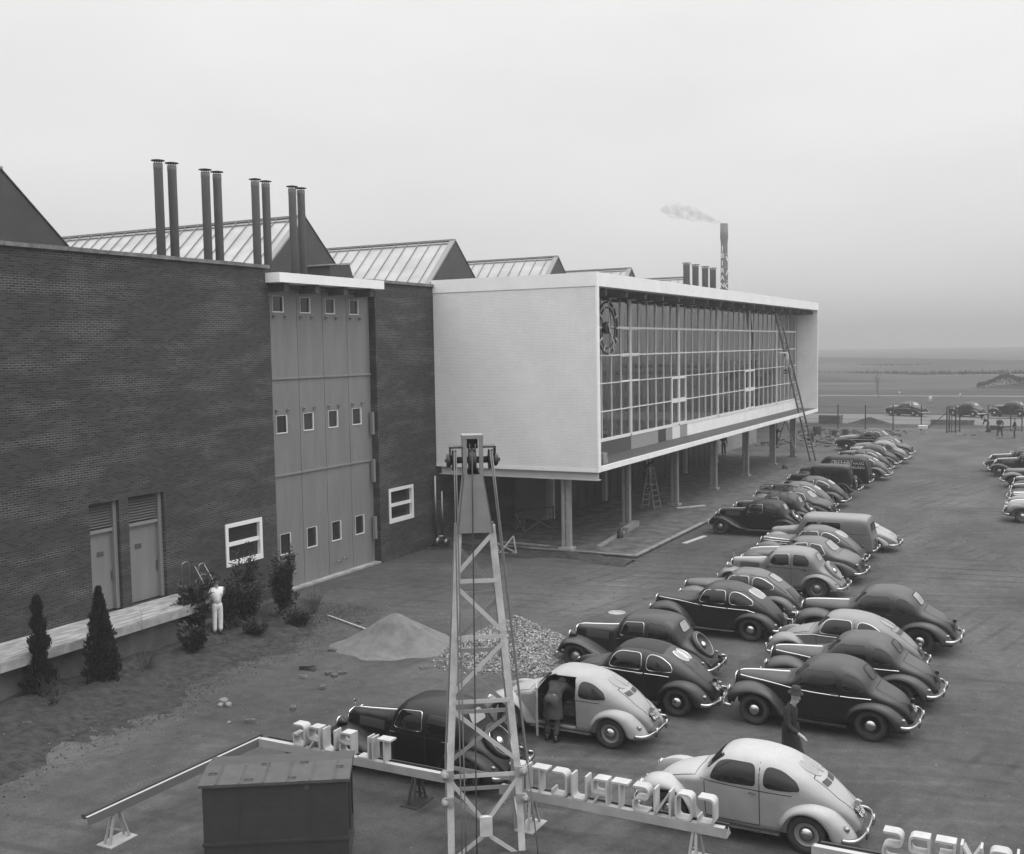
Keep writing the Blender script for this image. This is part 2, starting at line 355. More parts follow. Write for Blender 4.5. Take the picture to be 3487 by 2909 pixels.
# ------------------------------------------------------------------ motor cars
def loft_body(st, nst=64):
    F = [pchip([s[0] for s in st], [s[k] for s in st]) for k in range(1, 6)]
    x0, x1 = st[0][0], st[-1][0]; rows = []
    xs = sorted(set([round(x0+(x1-x0)*(.5-.5*math.cos(PI*i/nst)), 5) for i in range(nst+1)]+[round(x0+(x1-x0)*i/nst, 5) for i in range(nst+1)]))
    for x in xs:
        zt, zs, ws, zb, e = [f(x) for f in F]; zt = max(zt, zs+.01)
        wb = ws*.93; half = [(0, zb), (wb*.55, zb), (wb*.9, zb+.01)]
        for k in range(6):
            t = k/6; half.append((wb+(ws-wb)*math.sin(t*PI/2), zb+.04+(zs-zb-.04)*t))
        for k in range(17):
            a = k/16*PI/2; half.append((ws*max(math.cos(a), 0)**(2/e), zs+(zt-zs)*math.sin(a)**(2/e)))
        half[-1] = (0, half[-1][1])
        rows.append([(x, -y, z) for y, z in half]+[(x, y, z) for y, z in half[-2:0:-1]])
    return rows
class Proj:
    def __init__(s, rows):
        g = G(); v = g.grid(rows, closed=True); g.bm.faces.new(v[0][::-1]); g.bm.faces.new(v[-1])
        bmesh.ops.recalc_face_normals(g.bm, faces=g.bm.faces); s.bvh = BVHTree.FromBMesh(g.bm); s.g = g
    def hit(s, p, d, eps):
        loc, nrm, i, ds = s.bvh.ray_cast(Vector(p), Vector(d))
        if loc is None: loc, nrm, i, ds = s.bvh.find_nearest(Vector(p)+Vector(d)*2.5)
        if nrm.dot(Vector(d)) > 0: nrm = -nrm
        return loc+nrm*eps
    def patch(s, g, pts, to3, d, eps, mi=0, rings=(0, .14, .28, .42, .56, .7, .84, 1)):
        pts = dens(list(pts)+[pts[0]], .06)[:-1]
        cx = sum(p[0] for p in pts)/len(pts); cy_ = sum(p[1] for p in pts)/len(pts); prev = None
        for r in rings:
            if r == 0: row = [g.bm.verts.new(s.hit(to3((cx, cy_)), d, eps))]
            else: row = [g.bm.verts.new(s.hit(to3((cx+(p[0]-cx)*r, cy_+(p[1]-cy_)*r)), d, eps)) for p in pts]
            if prev:
                n = len(row)
                for k in range(n):
                    if len(prev) == 1: f = g.bm.faces.new((prev[0], row[k], row[(k+1) % n]))
                    else: f = g.bm.faces.new((prev[k], row[k], row[(k+1) % n], prev[(k+1) % n]))
                    f.smooth = True; f.material_index = mi
            prev = row
    def ring(s, g, pts, to3, d, w_, h, mi=0):
        n = len(pts); A = []
        for i in range(n):
            p0, p2 = Vector(pts[i-1]), Vector(pts[(i+1) % n]); t = (p2-p0).normalized(); A.append(Vector((t.y, -t.x)))
        cx = sum(p[0] for p in pts)/n; cy_ = sum(p[1] for p in pts)/n
        sg = sum(A[i].dot(Vector(pts[i])-Vector((cx, cy_))) for i in range(n)); sg = 1 if sg > 0 else -1
        rows = []
        for o, e_ in ((-.004, .006), (0, h), (w_*.6, h), (w_, -.002)):
            rows.append([s.hit(to3((pts[i][0]+A[i].x*o*sg, pts[i][1]+A[i].y*o*sg)), d, e_) for i in range(n)])
        g.grid(rows, mi=mi, closed=True)
    def line(s, g, pts, to3, d, w_, h, mi=0, closed=False):
        n = len(pts); rows = [[], [], [], []]
        for i in range(n):
            p0 = Vector(pts[max(i-1, 0)]); p2 = Vector(pts[min(i+1, n-1)]); t = (p2-p0).normalized(); q = Vector((-t.y, t.x)); p = Vector(pts[i])
            rows[0].append(s.hit(to3(p+q*w_/2), d, 0.0)); rows[1].append(s.hit(to3(p+q*w_*.3), d, h)); rows[2].append(s.hit(to3(p-q*w_*.3), d, h)); rows[3].append(s.hit(to3(p-q*w_/2), d, 0.0))
        g.grid(rows, mi=mi)
def dens(pts, step=.08):
    out = [pts[0]]
    for a, b in zip(pts, pts[1:]):
        n = max(1, int((Vector(b)-Vector(a)).length/step))
        out += [tuple(Vector(a).lerp(Vector(b), k/n)) for k in range(1, n+1)]
    return out
SIDE = {-1: (lambda p: (p[0], -3, p[1]), (0, 1, 0)), 1: (lambda p: (p[0], 3, p[1]), (0, -1, 0))}
FRONT = (lambda p: (-3, p[0], p[1]), (1, 0, 0)); REAR = (lambda p: (8, p[0], p[1]), (-1, 0, 0)); TOP = (lambda p: (p[0], p[1], 4), (0, 0, -1))

def fender(top, low, yi, yo, sgn, n=26, e=2.3, m_=9):
    T, B = catmull(top, n), catmull(low, n); g = G(); rows = []
    for i in range(n):
        row = [(B[i][0], sgn*yi, B[i][1]-.02)]; end = min(i, n-1-i)/3.0; sh = min(1, .55+.45*end) if end < 1 else 1
        yy = yi+(yo-yi)*sh
        for k in range(m_+1):
            a = k/m_*PI/2; c_ = max(math.cos(a), 0)**(2/e); s_ = math.sin(a)**(2/e)
            row.append((B[i][0]+(T[i][0]-B[i][0])*c_, sgn*(yi+(yy-yi)*s_), B[i][1]+(T[i][1]-B[i][1])*c_))
        row.append((B[i][0], sgn*(yy-.07), B[i][1]+.005)); rows.append(row)
    g.grid(rows); return g
def sweep(g, pts, hh, th, mi=0):
    """bumper blade: swept D section, hh = half height, th = thickness"""
    pts = [Vector(p) for p in pts]; rows = []
    for i, p in enumerate(pts):
        t = (pts[min(i+1, len(pts)-1)]-pts[max(i-1, 0)]).normalized(); nrm = Vector((t.y, -t.x, 0)).normalized()
        rows.append([p+nrm*a*th+Vector((0, 0, b*hh)) for a, b in ((0, -1), (.6, -.9), (1, -.45), (1.1, 0), (1, .45), (.6, .9), (0, 1), (-.2, 0))])
    v = g.grid(rows, mi=mi, closed=True); g.bm.faces.new(v[0][::-1]); g.bm.faces.new(v[-1])

WH = {}
def wheel_node(x, y, r, wd, cap, sgn):
    key = (r, wd, cap)
    if key not in WH:
        g = G(); g.lathe([(.02, .02), (r*.34, .02), (r*.40, -.005), (r*.52, .01), (r*.60, -.015), (r*.66, -.03), (r*.66, .06), (.02, .06)], 28, 'Y'); rim = g.mesh('wheel', M['under'])
        g = G(); g.lathe([(r*.62, .02), (r*.64, -wd*.42), (r*.72, -wd*.56), (r*.86, -wd*.58), (r*.96, -wd*.44), (r, -wd*.2), (r, wd*.2), (r*.96, wd*.44), (r*.7, wd*.5), (r*.62, .03)], 36, 'Y'); ty = g.mesh('tyre', M['tyre'])
        g = G(); g.lathe([(r*.40, -.02), (r*.39, -.045), (r*.30, -.075), (r*.17, -.094), (r*.05, -.1), (.004, -.1)], 28, 'Y'); hc = g.mesh('hub_cap', M['chrome'] if cap == 'chrome' else M['alum'])
        WH[key] = (rim, ty, hc)
    rim, ty, hc = WH[key]
    return dict(n='wheel', me=rim, loc=(x, sgn*y, r), rz=0 if sgn < 0 else PI, paint=True if cap != 'dark' else False, ch=[dict(n='tyre', me=ty), dict(n='hub_cap', me=hc)])

def make_kind(K):
    """returns the part tree of one kind of car; x runs from the nose (0) to the tail (L)"""
    Lc = K['L']; st = [tuple(s) if len(s) == 6 else tuple(s)+(2.5,) for s in K['st']]; rows = loft_body(st)
    pr = Proj(rows); parts = []
    def add(name, g, *mats, paint=False, label=None, sub=None, recalc=True):
        me = g.mesh(name, *mats, recalc=recalc); me.transform(Matrix.Translation((-Lc/2, 0, 0)))
        nd = dict(n=name, me=me, paint=paint, ch=[], label=label); (sub['ch'] if sub else parts).append(nd); return nd
    g = pr.g; body = add('body', g, P['dark'], paint=True)
    # shut lines
    for ln in K.get('seams', []):
        for s in (-1, 1):
            g = G(); pr.line(g, dens(ln), *SIDE[s], .016, .003); add('panel_gap', g, M['seamcar'], sub=body, recalc=False)
    for ln in K.get('topseams', []): g = G(); pr.line(g, dens(ln), *TOP, .016, .003); add('panel_gap', g, M['seamcar'], sub=body, recalc=False)
    for ln, wd in K.get('trim', []):
        for s in (-1, 1):
            g = G(); pr.line(g, dens(ln), *SIDE[s], wd, .014); add('chrome_strip', g, M['hoodstripe'], recalc=False)
    if K.get('hoodtrim'):
        g = G(); a, b = K['hoodtrim']; pr.line(g, dens([(a, 0), (b, 0)]), *TOP, .035, .02); add('bonnet_strip', g, M['hoodstripe'], recalc=False)
    # windows
    for wn in K['side']:
        pts = roundpoly(wn['p'], wn.get('r', .07))
        for s in (-1, 1):
            if wn.get('open') and s == -1: continue
            g = G(); pr.patch(g, pts, *SIDE[s], .009); nd = add('window', g, M['glass'], recalc=False)
            g = G(); pr.ring(g, pts, *SIDE[s], .015, .014); add('window_frame', g, M['chrome'] if wn.get('chrome', K.get('chromeframes')) else M['seamcar'] if K.get('darkframes') else P['dark'], paint=not (wn.get('chrome', K.get('chromeframes')) or K.get('darkframes')), sub=nd, recalc=False)
    g = G(); pts = roundpoly(K['screen'], .06); pr.patch(g, pts, *FRONT, .009); nd = add('windscreen', g, M['glass'], recalc=False)
    g = G(); pr.ring(g, pts, *FRONT, .015, .013); add('window_frame', g, M['seamcar'], sub=nd, recalc=False)
    for wn in K['rear']:
        pts = roundpoly(wn['p'], wn.get('r', .06)); g = G(); pr.patch(g, pts, *REAR, .009); nd = add('rear_window', g, M[wn.get('m', 'dustglass')], recalc=False)
        g = G(); pr.ring(g, pts, *REAR, .014, .014); add('window_frame', g, P['dark'] if wn.get('body') else M['seamcar' if not wn.get('chrome') else 'chrome'], sub=nd, recalc=False, paint=bool(wn.get('body')))
    for pp in K.get('patches', []):
        g = G(); f = dict(side=SIDE[-1], rear=REAR, top=TOP)[pp['on']]; pts = roundpoly(pp['p'], pp.get('r', .03)); pr.patch(g, pts, *f, .008)
        if pp['on'] == 'side': add(pp['n'], g, M[pp['m']], recalc=False); g = G(); pr.patch(g, pts, *SIDE[1], .008)
        add(pp['n'], g, M[pp['m']], recalc=False)
    if K.get('louvres'):
        a, b, n, hw = K['louvres']
        g = G()
        for i in range(n):
            z = a+(b-a)*i/(n-1); pr.line(g, dens([(-hw, z), (hw, z)], .1), *REAR, .03, .022)
        add('engine_louvres', g, P['dark'], paint=True, recalc=False)
    # wings
    for key, nm in (('ff', 'front_wing'), ('rf', 'rear_wing')):
        if key in K:
            top, low, yi, yo = K[key]
            for s in (-1, 1): add(nm, fender(top, low, yi, yo, s), P['dark'], paint=True, recalc=False)
    if K.get('board'):
        a, b, z, y0, y1 = K['board']
        for s in (-1, 1):
            g = G(); g.span((a, s*y0, z-.03), (b, s*y1, z+.012)); nd = add('running_board', g, M['under'])
            g = G(); g.span((a, s*(y1-.002), z-.012), (b, s*(y1+.014), z+.02)); add('board_strip', g, M['chrome' if K.get('boardchrome', 1) else 'under'], sub=nd)
    g = G(); g.span((K['fx']-.3, -.5, .2), (K['rx']+.3, .5, .42)); add('underbody', g, M['under'])
    # wheel housings: dark liners inside the wings
    for x in (K['fx'], K['rx']):
        for s in (-1, 1): g = G(); g.span((x-.34, s*.40, .36), (x+.34, s*(K['ww']-.17), .62)); add('wheel_housing', g, M['under'])
    for x in (K['fx'], K['rx']):
        for s in (-1, 1):
            nd = wheel_node(x-Lc/2, K['ww']-.12, K['wr'], .15, K.get('cap', 'chrome'), s); parts.append(nd)
    # bumpers
    for key, nm in (('fb', 'front_bumper'), ('rb', 'rear_bumper')):
        if key not in K: continue
        x, z, hw, bend = K[key]; sg = -1 if key == 'fb' else 1; g = G()
        pts = catmull([(x-sg*bend*1.9, -hw, z), (x-sg*bend*.9, -hw*.97, z), (x-sg*bend*.22, -hw*.66, z), (x, 0, z), (x-sg*bend*.22, hw*.66, z), (x-sg*bend*.9, hw*.97, z), (x-sg*bend*1.9, hw, z)], 25)
        if sg < 0: pts = pts[::-1]
        sweep(g, [(p[0], p[1]*1, p[2]) for p in pts], .045, .03)
        nd = add(nm, g, M['chrome'])
        for s in (-1, 1):
            g = G(); g.tube([(x-sg*.02+sg*.03, s*.30, z-.09), (x+sg*.035, s*.30, z), (x+sg*.025, s*.30, z+.11)], [.02, .028, .022], 8); add('overrider', g, M['chrome'], sub=nd)
    # lamps
    for hl in K['head']:
        x, y, z, r = hl
        for s in (-1, 1):
            g = G(); g.lathe([(.01, r*1.5), (r*.45, r*1.15), (r*.85, r*.6), (r, 0), (r*1.05, -.01), (r*.95, -.03)], 20, 'X', (x, s*y, z)); nd = add('headlamp', g, P['dark'] if K.get('lamppaint', 1) else M['chrome'], paint=bool(K.get('lamppaint', 1)))
            g = G(); g.lathe([(r*.93, -.025), (r*.7, -.055), (r*.3, -.07), (.005, -.073)], 20, 'X', (x, s*y, z)); add('lens', g, M['lens'], sub=nd)
            g = G(); g.lathe([(r*1.0, .012), (r*1.08, -.01), (r*.93, -.035), (r*.9, -.02)], 20, 'X', (x, s*y, z)); add('lamp_rim', g, M['chrome'], sub=nd)
    for x, y, z, r in K['tail']:
        for s in (-1, 1):
            g = G(); g.lathe([(r, -.05), (r, .01), (r*.7, .035), (.004, .045)], 12, 'X', (x, s*y, z)); add('tail_lamp', g, M['alum'])
    # handles
    for x, z in K['handles']:
        for s in (-1, 1):
            p = pr.hit((x, s*3, z), (0, -s, 0), .03); g = G(); g.bar(p+Vector((-.06, 0, 0)), p+Vector((.07, 0, .0)), .02, .022); g.bar(p+Vector((-.05, 0, 0)), p+Vector((-.05, -s*.05, 0)), .018, .018); add('door_handle', g, M['chrome'])
    if 'grille' in K:
        x, z0, z1, hw = K['grille']; g = G(); g.span((x-.02, -hw, z0), (x+.04, hw, z1)); nd = add('radiator_grille', g, M['under'])
        g = G(); g.tube([(x-.02, -hw, z0), (x-.025, -hw, z1-.05), (x-.02, -hw*.7, z1+.02), (x-.02, 0, z1+.05), (x-.02, hw*.7, z1+.02), (x-.025, hw, z1-.05), (x-.02, hw, z0)], .022, 8); add('grille_surround', g, M['chrome'], sub=nd)
        g = G()
        for k in range(7): g.span((x-.028, -hw+hw*2*(k+.5)/7-.006, z0), (x-.02, -hw+hw*2*(k+.5)/7+.006, z1)); 
        add('grille_bar', g, M['alum'], sub=nd)
    if 'mascot' in K:
        x, z = K['mascot']; g = G(); g.tube([(x, 0, z), (x, 0, z+.1)], .008, 6)
        g.lathe([(.035, -.006), (.042, 0), (.035, .006)], 14, 'X', (x, 0, z+.13)); add('bonnet_ornament', g, M['chrome'])
    if 'spare' in K:
        x, z, r, ang = K['spare']; g = G(); g.lathe([(.01, .0), (r*.9, .0), (r, -.05), (r, -.12), (r*.9, -.15), (r*.74, -.155), (r*.66, -.12), (r*.3, -.11), (.01, -.13)][::-1], 32, 'X')
        rot = Matrix.Rotation(ang, 4, 'Y'); me = None
        bmesh.ops.transform(g.bm, matrix=Matrix.Translation((x, 0, z)) @ rot @ Matrix.Scale(-1, 4, (1, 0, 0)), verts=g.bm.verts); nd = add('spare_wheel', g, P['dark'], paint=True)
        g = G(); g.lathe([(r*.26, .11), (r*.26, .14), (r*.12, .17), (.005, .18)], 20, 'X'); bmesh.ops.transform(g.bm, matrix=Matrix.Translation((x, 0, z)) @ rot, verts=g.bm.verts); add('hub_cap', g, M['chrome'], sub=nd)
        g = G(); g.tube([(.155, r*.8*math.cos(a*PI/16), r*.8*math.sin(a*PI/16)) for a in range(33)], .012, 5, cap=False); bmesh.ops.transform(g.bm, matrix=Matrix.Translation((x, 0, z)) @ rot, verts=g.bm.verts); add('wheel_ring', g, M['chrome' if K.get('sparechrome') else 'alum'], sub=nd)
    if 'plate' in K:
        x, z, ang = K['plate']; g = G(); g.box((0, 0, 0), (.015, .24, .21)); bmesh.ops.transform(g.bm, matrix=Matrix.Translation((x+.035, K.get('platey', -.0), z)) @ Matrix.Rotation(-ang, 4, 'Y'), verts=g.bm.verts); add('number_plate', g, M['plate'])
        g = G(); g.lathe([(.05, -.05), (.05, .03), (.02, .06)], 10, 'Y', (x+.0, K.get('platey', 0), z+.15)); add('plate_lamp', g, P['dark'], paint=True)
    if K.get('wiper'):
        pass
    if K.get('wheel_in'):                                 # steering wheel rim seen against the glass
        pass
    return dict(parts=parts, L=Lc)

KIND = {}
def spawn_car(kind, label, x, y, color, rz=0, scale=1, cat='car', group='cars parked in rows beside the factory', name='parked_car', paint2=None, skip=()):
    if kind not in KIND: KIND[kind] = make_kind(SPEC[kind])
    t = thing(name, label, cat, (x, y, 0), rz, group); t.scale = (scale,)*3
    def put(nd, par):
        if nd['n'] in skip: return
        o = link(nd['n'], nd['me'], par, nd.get('loc')); o.rotation_euler[2] = nd.get('rz', 0)
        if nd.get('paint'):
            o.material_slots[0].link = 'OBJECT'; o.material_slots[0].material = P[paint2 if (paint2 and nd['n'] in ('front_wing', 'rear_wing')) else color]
        for c in nd.get('ch', []): put(c, o)
        return o
    for nd in KIND[kind]['parts']: put(nd, t)
    return t

BF = ([(.10, .40), (.13, .60), (.28, .79), (.58, .87), (.9, .80), (1.14, .60), (1.32, .38), (1.42, .27)], [(.22, .34), (.27, .47), (.46, .65), (.74, .71), (1.0, .64), (1.12, .47), (1.2, .33), (1.42, .245)], .34, .765)
BR = ([(2.60, .27), (2.68, .52), (2.88, .75), (3.2, .85), (3.52, .77), (3.78, .56), (3.92, .38), (3.95, .28)], [(2.72, .27), (2.79, .48), (2.93, .64), (3.15, .70), (3.37, .64), (3.52, .48), (3.60, .33), (3.80, .26)], .42, .77)
FF = ([(.16, .40), (.20, .64), (.38, .82), (.75, .90), (1.12, .83), (1.42, .62), (1.62, .4), (1.72, .28)], [(.30, .34), (.35, .47), (.52, .65), (.85, .73), (1.18, .65), (1.33, .46), (1.41, .31), (1.72, .25)], .33, .80)
FR = ([(2.76, .27), (2.82, .54), (3.02, .76), (3.36, .85), (3.7, .78), (3.98, .57), (4.12, .38), (4.15, .28)], [(2.86, .27), (2.92, .47), (3.08, .65), (3.36, .71), (3.63, .63), (3.79, .46), (3.87, .31), (4.05, .26)], .48, .81)
MF = ([(.02, .38), (.06, .58), (.24, .78), (.58, .82), (.95, .72), (1.35, .54), (1.75, .38), (1.98, .31)], [(.18, .36), (.22, .50), (.36, .66), (.60, .72), (.88, .66), (1.08, .48), (1.5, .33), (1.98, .27)], .22, .79)
MR = ([(2.82, .30), (2.9, .56), (3.1, .78), (3.45, .86), (3.8, .76), (4.08, .54), (4.22, .36), (4.26, .28)], [(2.96, .28), (3.02, .48), (3.18, .67), (3.46, .75), (3.74, .67), (3.90, .50), (3.99, .34), (4.16, .28)], .42, .80)
NOSE = [(.32, .64, .5, .09, .3, 2.5), (.335, .98, .68, .20, .3, 2.8), (.5, 1.04, .78, .30, .28, 2.4), (1.0, 1.08, .85, .43, .25, 2.4), (1.5, 1.11, .92, .57, .24, 2.5), (1.62, 1.15, .94, .62, .24, 2.6)]
SPEC = {
 'beetle': dict(L=4.07, wr=.33, ww=.735, fx=.76, rx=3.15, cap='chrome',
  st=[(.26, .50, .42, .10, .28, 2.2), (.32, .62, .50, .22, .27, 2.2), (.5, .81, .64, .36, .25, 2.2), (.75, .94, .75, .47, .24, 2.2), (1.05, 1.02, .83, .56, .23, 2.3), (1.25, 1.06, .88, .61, .23, 2.4), (1.32, 1.10, .90, .62, .23, 2.5),
      (1.5, 1.30, .92, .65, .23, 2.7), (1.66, 1.42, .93, .665, .23, 2.75), (1.9, 1.49, .93, .675, .23, 2.7), (2.2, 1.505, .93, .68, .23, 2.6), (2.6, 1.46, .92, .665, .23, 2.5), (3.0, 1.32, .88, .62, .24, 2.35), (3.35, 1.11, .80, .54, .26, 2.25),
      (3.65, .87, .67, .42, .29, 2.2), (3.85, .64, .53, .30, .31, 2.2), (3.93, .48, .42, .2, .33, 2.2)],
  ff=BF, rf=BR, board=(1.30, 2.72, .27, .5, .735), side=[dict(p=[(1.46, 1.0), (1.60, 1.29), (1.78, 1.355), (2.27, 1.355), (2.30, 1.0)], r=.10), dict(p=[(2.41, 1.0), (2.43, 1.345), (2.72, 1.30), (2.98, 1.14), (3.04, 1.0)], r=.12)],
  screen=[(-.50, 1.14), (-.44, 1.37), (.44, 1.37), (.50, 1.14)],
  rear=[dict(p=[(-.03, 1.17), (-.03, 1.355), (-.17, 1.355), (-.26, 1.265), (-.17, 1.17)], r=.08, body=1), dict(p=[(.03, 1.17), (.03, 1.355), (.17, 1.355), (.26, 1.265), (.17, 1.17)], r=.08, body=1)],
  patches=[dict(on='rear', n='air_louvres', m='zinc', p=[(-.25, 1.04), (-.25, 1.11), (-.03, 1.11), (-.03, 1.04)], r=.01), dict(on='rear', n='air_louvres', m='zinc', p=[(.03, 1.04), (.03, 1.11), (.25, 1.11), (.25, 1.04)], r=.01)],
  seams=[[(1.38, .94), (1.40, .35)], [(2.34, 1.38), (2.36, .94), (2.36, .33)], [(1.40, .33), (2.36, .33)], [(1.30, .97), (2.0, .95), (2.9, .93)]],
  topseams=[[(.42, -.3), (.8, -.42), (1.18, -.5), (1.22, 0), (1.18, .5), (.8, .42), (.42, .3)], [(3.2, -.30), (3.22, .30)], [(3.2, -.30), (3.6, -.27), (3.85, -.14), (3.87, 0), (3.85, .14), (3.6, .27), (3.2, .30)]],
  fb=(.02, .38, .72, .12), rb=(4.05, .37, .74, .16), head=[(.20, .53, .66, .085)], tail=[(3.80, .60, .52, .045)], handles=[(2.24, .90)], plate=(3.86, .62, R(50))),
 'notch': dict(L=4.25, wr=.34, ww=.765, fx=.85, rx=3.36, cap='chrome', st=NOSE+[(1.95, 1.45, .96, .69, .24, 2.7), (2.2, 1.55, .97, .72, .24, 2.7), (2.6, 1.58, .97, .73, .24, 2.7), (2.95, 1.52, .96, .71, .24, 2.6), (3.2, 1.37, .94, .67, .25, 2.5), (3.38, 1.15, .90, .64, .26, 2.3), (3.6, 1.03, .84, .59, .27, 2.2), (3.9, .87, .7, .48, .3, 2.2), (4.08, .66, .52, .36, .33, 2.2), (4.17, .46, .4, .24, .35, 2.2)],
  ff=FF, rf=FR, board=(1.6, 2.85, .26, .5, .75), boardchrome=0, side=[dict(p=[(1.80, 1.03), (1.98, 1.37), (2.62, 1.40), (2.64, 1.03)], r=.10), dict(p=[(2.76, 1.04), (2.78, 1.38), (3.0, 1.34), (3.2, 1.18), (3.22, 1.04)], r=.12)],
  screen=[(-.52, 1.19), (-.46, 1.42), (.46, 1.42), (.52, 1.19)], rear=[dict(p=[(-.26, 1.2), (-.24, 1.42), (.24, 1.42), (.26, 1.2)], r=.1, m='glass')],
  seams=[[(1.70, .98), (1.72, .32)], [(2.70, 1.42), (2.70, .32)], [(1.72, .32), (2.70, .32)]], topseams=[[(1.58, -.5), (1.6, 0), (1.58, .5)], [(3.42, -.4), (3.44, 0), (3.42, .4)], [(3.42, -.4), (3.9, -.36), (4.1, 0), (3.9, .36), (3.42, .4)]],
  trim=[([(.42, .955), (1.0, .95), (1.7, .93), (2.69, .91)], .028), ([(2.73, .91), (3.36, .895)], .028)], hoodtrim=(.36, 1.5), fb=(.08, .40, .76, .14), rb=(4.28, .40, .76, .16), head=[(.26, .53, .70, .095)], tail=[(4.02, .62, .52, .04)], handles=[(2.6, .96)], plate=(4.12, .64, R(30)), grille=(.30, .45, .92, .16)),
 'fast': dict(L=4.25, wr=.34, ww=.765, fx=.85, rx=3.32, cap='chrome', st=NOSE+[(1.95, 1.44, .96, .69, .24, 2.7), (2.2, 1.54, .97, .72, .24, 2.6), (2.6, 1.55, .97, .72, .24, 2.5), (3.0, 1.46, .95, .69, .24, 2.4), (3.35, 1.29, .9, .63, .25, 2.3), (3.7, 1.04, .8, .52, .28, 2.2), (3.95, .80, .65, .40, .3, 2.2), (4.1, .58, .5, .28, .33, 2.2), (4.17, .44, .4, .2, .35, 2.2)],
  ff=FF, rf=FR, board=(1.6, 2.85, .26, .5, .75), side=[dict(p=[(1.78, 1.03), (1.96, 1.36), (2.58, 1.39), (2.60, 1.03)], r=.10, chrome=1), dict(p=[(2.70, 1.03), (2.72, 1.38), (3.02, 1.33), (3.34, 1.14), (3.38, 1.03)], r=.14, chrome=1)],
  screen=[(-.52, 1.19), (-.46, 1.41), (.46, 1.41), (.52, 1.19)], rear=[dict(p=[(-.27, 1.15), (-.27, 1.38), (.27, 1.38), (.27, 1.15)], r=.1, chrome=1)],
  seams=[[(1.70, .98), (1.72, .32)], [(2.65, 1.42), (2.65, .32)], [(1.72, .32), (2.65, .32)], [(2.6, 1.44), (3.1, 1.36), (3.6, 1.02), (3.75, .9)]], topseams=[[(1.58, -.5), (1.6, 0), (1.58, .5)]],
  trim=[([(.42, .955), (1.0, .95), (1.7, .93), (2.63, .905)], .026), ([(2.67, .905), (3.2, .89), (3.42, .83)], .026)], fb=(.08, .40, .76, .14), rb=(4.28, .38, .74, .16), head=[(.26, .53, .70, .095)], tail=[(4.03, .60, .52, .04)], handles=[(1.84, .93)], plate=(4.11, .68, R(35)), grille=(.30, .45, .92, .16)),
 'merc': dict(L=4.35, wr=.36, ww=.775, fx=.62, rx=3.46, cap='alum', st=[(.46, .66, .56, .15, .42, 3.5), (.47, 1.06, .64, .205, .42, 3.5), (.9, 1.11, .70, .27, .38, 3.4), (1.4, 1.15, .78, .36, .35, 3.2), (1.62, 1.18, .86, .46, .33, 3.0), (1.70, 1.23, .94, .55, .30, 3.0), (1.88, 1.46, .98, .64, .28, 3.0), (2.1, 1.57, 1.0, .68, .28, 3.0), (2.55, 1.61, 1.0, .70, .28, 3.0), (3.0, 1.58, .99, .69, .28, 2.9), (3.27, 1.48, .96, .665, .28, 2.7), (3.42, 1.27, .92, .64, .28, 2.4), (3.54, 1.08, .86, .60, .29, 2.2), (3.8, .92, .76, .53, .3, 2.1), (4.05, .70, .56, .45, .33, 2.1), (4.22, .46, .42, .36, .36, 2.1)],
  ff=MF, rf=MR, board=(1.85, 2.95, .30, .5, .76), boardchrome=1, side=[dict(p=[(1.86, 1.07), (2.0, 1.40), (2.52, 1.44), (2.54, 1.07)], r=.07, chrome=1), dict(p=[(2.66, 1.07), (2.66, 1.44), (3.06, 1.41), (3.20, 1.24), (3.18, 1.07)], r=.08)],
  screen=[(-.48, 1.25), (-.44, 1.45), (.44, 1.45), (.48, 1.25)], rear=[dict(p=[(-.27, 1.20), (-.23, 1.42), (.23, 1.42), (.27, 1.20)], r=.08, m='dustglass')],
  seams=[[(1.74, 1.2), (1.76, .34)], [(2.60, 1.5), (2.60, .34)], [(3.24, 1.2), (3.2, .9), (3.0, .6)], [(1.76, .34), (2.9, .34)], [(1.74, .98), (3.3, .97)]], topseams=[[(1.64, -.4), (1.64, .4)]], patches=[dict(on='side', n='bonnet_louvres', m='panel_black', p=[(.75, .82), (.75, 1.0), (1.45, 1.02), (1.45, .84)], r=.02)],
  hoodtrim=(.48, 1.6), fb=(-.02, .42, .74, .08), rb=(4.36, .42, .76, .12), head=[(.36, .40, .86, .12)], lamppaint=1, tail=[(4.06, .58, .56, .035)], handles=[(1.84, .97), (3.06, .95)], grille=(.44, .52, 1.0, .19), mascot=(.46, 1.08), spare=(3.81, .80, .40, R(-38)), plate=(4.33, .46, 0)),
 'ponton': dict(L=4.45, wr=.33, ww=.80, fx=.85, rx=3.40, cap='chrome', st=[(.10, .58, .46, .42, .30, 2.4), (.16, .80, .60, .56, .28, 2.5), (.5, .97, .74, .70, .26, 2.6), (1.1, 1.04, .82, .76, .25, 2.6), (1.5, 1.07, .85, .77, .24, 2.5), (1.62, 1.12, .87, .775, .24, 2.3), (1.95, 1.42, .89, .78, .24, 2.25), (2.25, 1.52, .9, .78, .24, 2.3), (2.7, 1.54, .9, .78, .24, 2.3), (3.05, 1.46, .9, .78, .24, 2.25), (3.42, 1.18, .88, .77, .25, 2.2), (3.6, 1.06, .86, .76, .26, 2.3), (3.95, .98, .78, .72, .28, 2.5), (4.25, .80, .62, .60, .31, 2.4), (4.36, .52, .44, .48, .34, 2.4)],
  ff=([(.14, .44), (.18, .66), (.42, .86), (.85, .90), (1.3, .84), (1.7, .66), (2.1, .46), (2.4, .34)], [(.36, .34), (.42, .52), (.6, .66), (.85, .70), (1.1, .66), (1.26, .52), (1.34, .34), (2.4, .28)], .55, .84),
  rf=([(2.86, .34), (2.9, .6), (3.06, .78), (3.4, .84), (3.8, .78), (4.1, .62), (4.28, .46), (4.32, .34)], [(2.98, .30), (3.0, .48), (3.14, .64), (3.4, .69), (3.66, .64), (3.82, .48), (3.88, .32), (4.2, .30)], .60, .84),
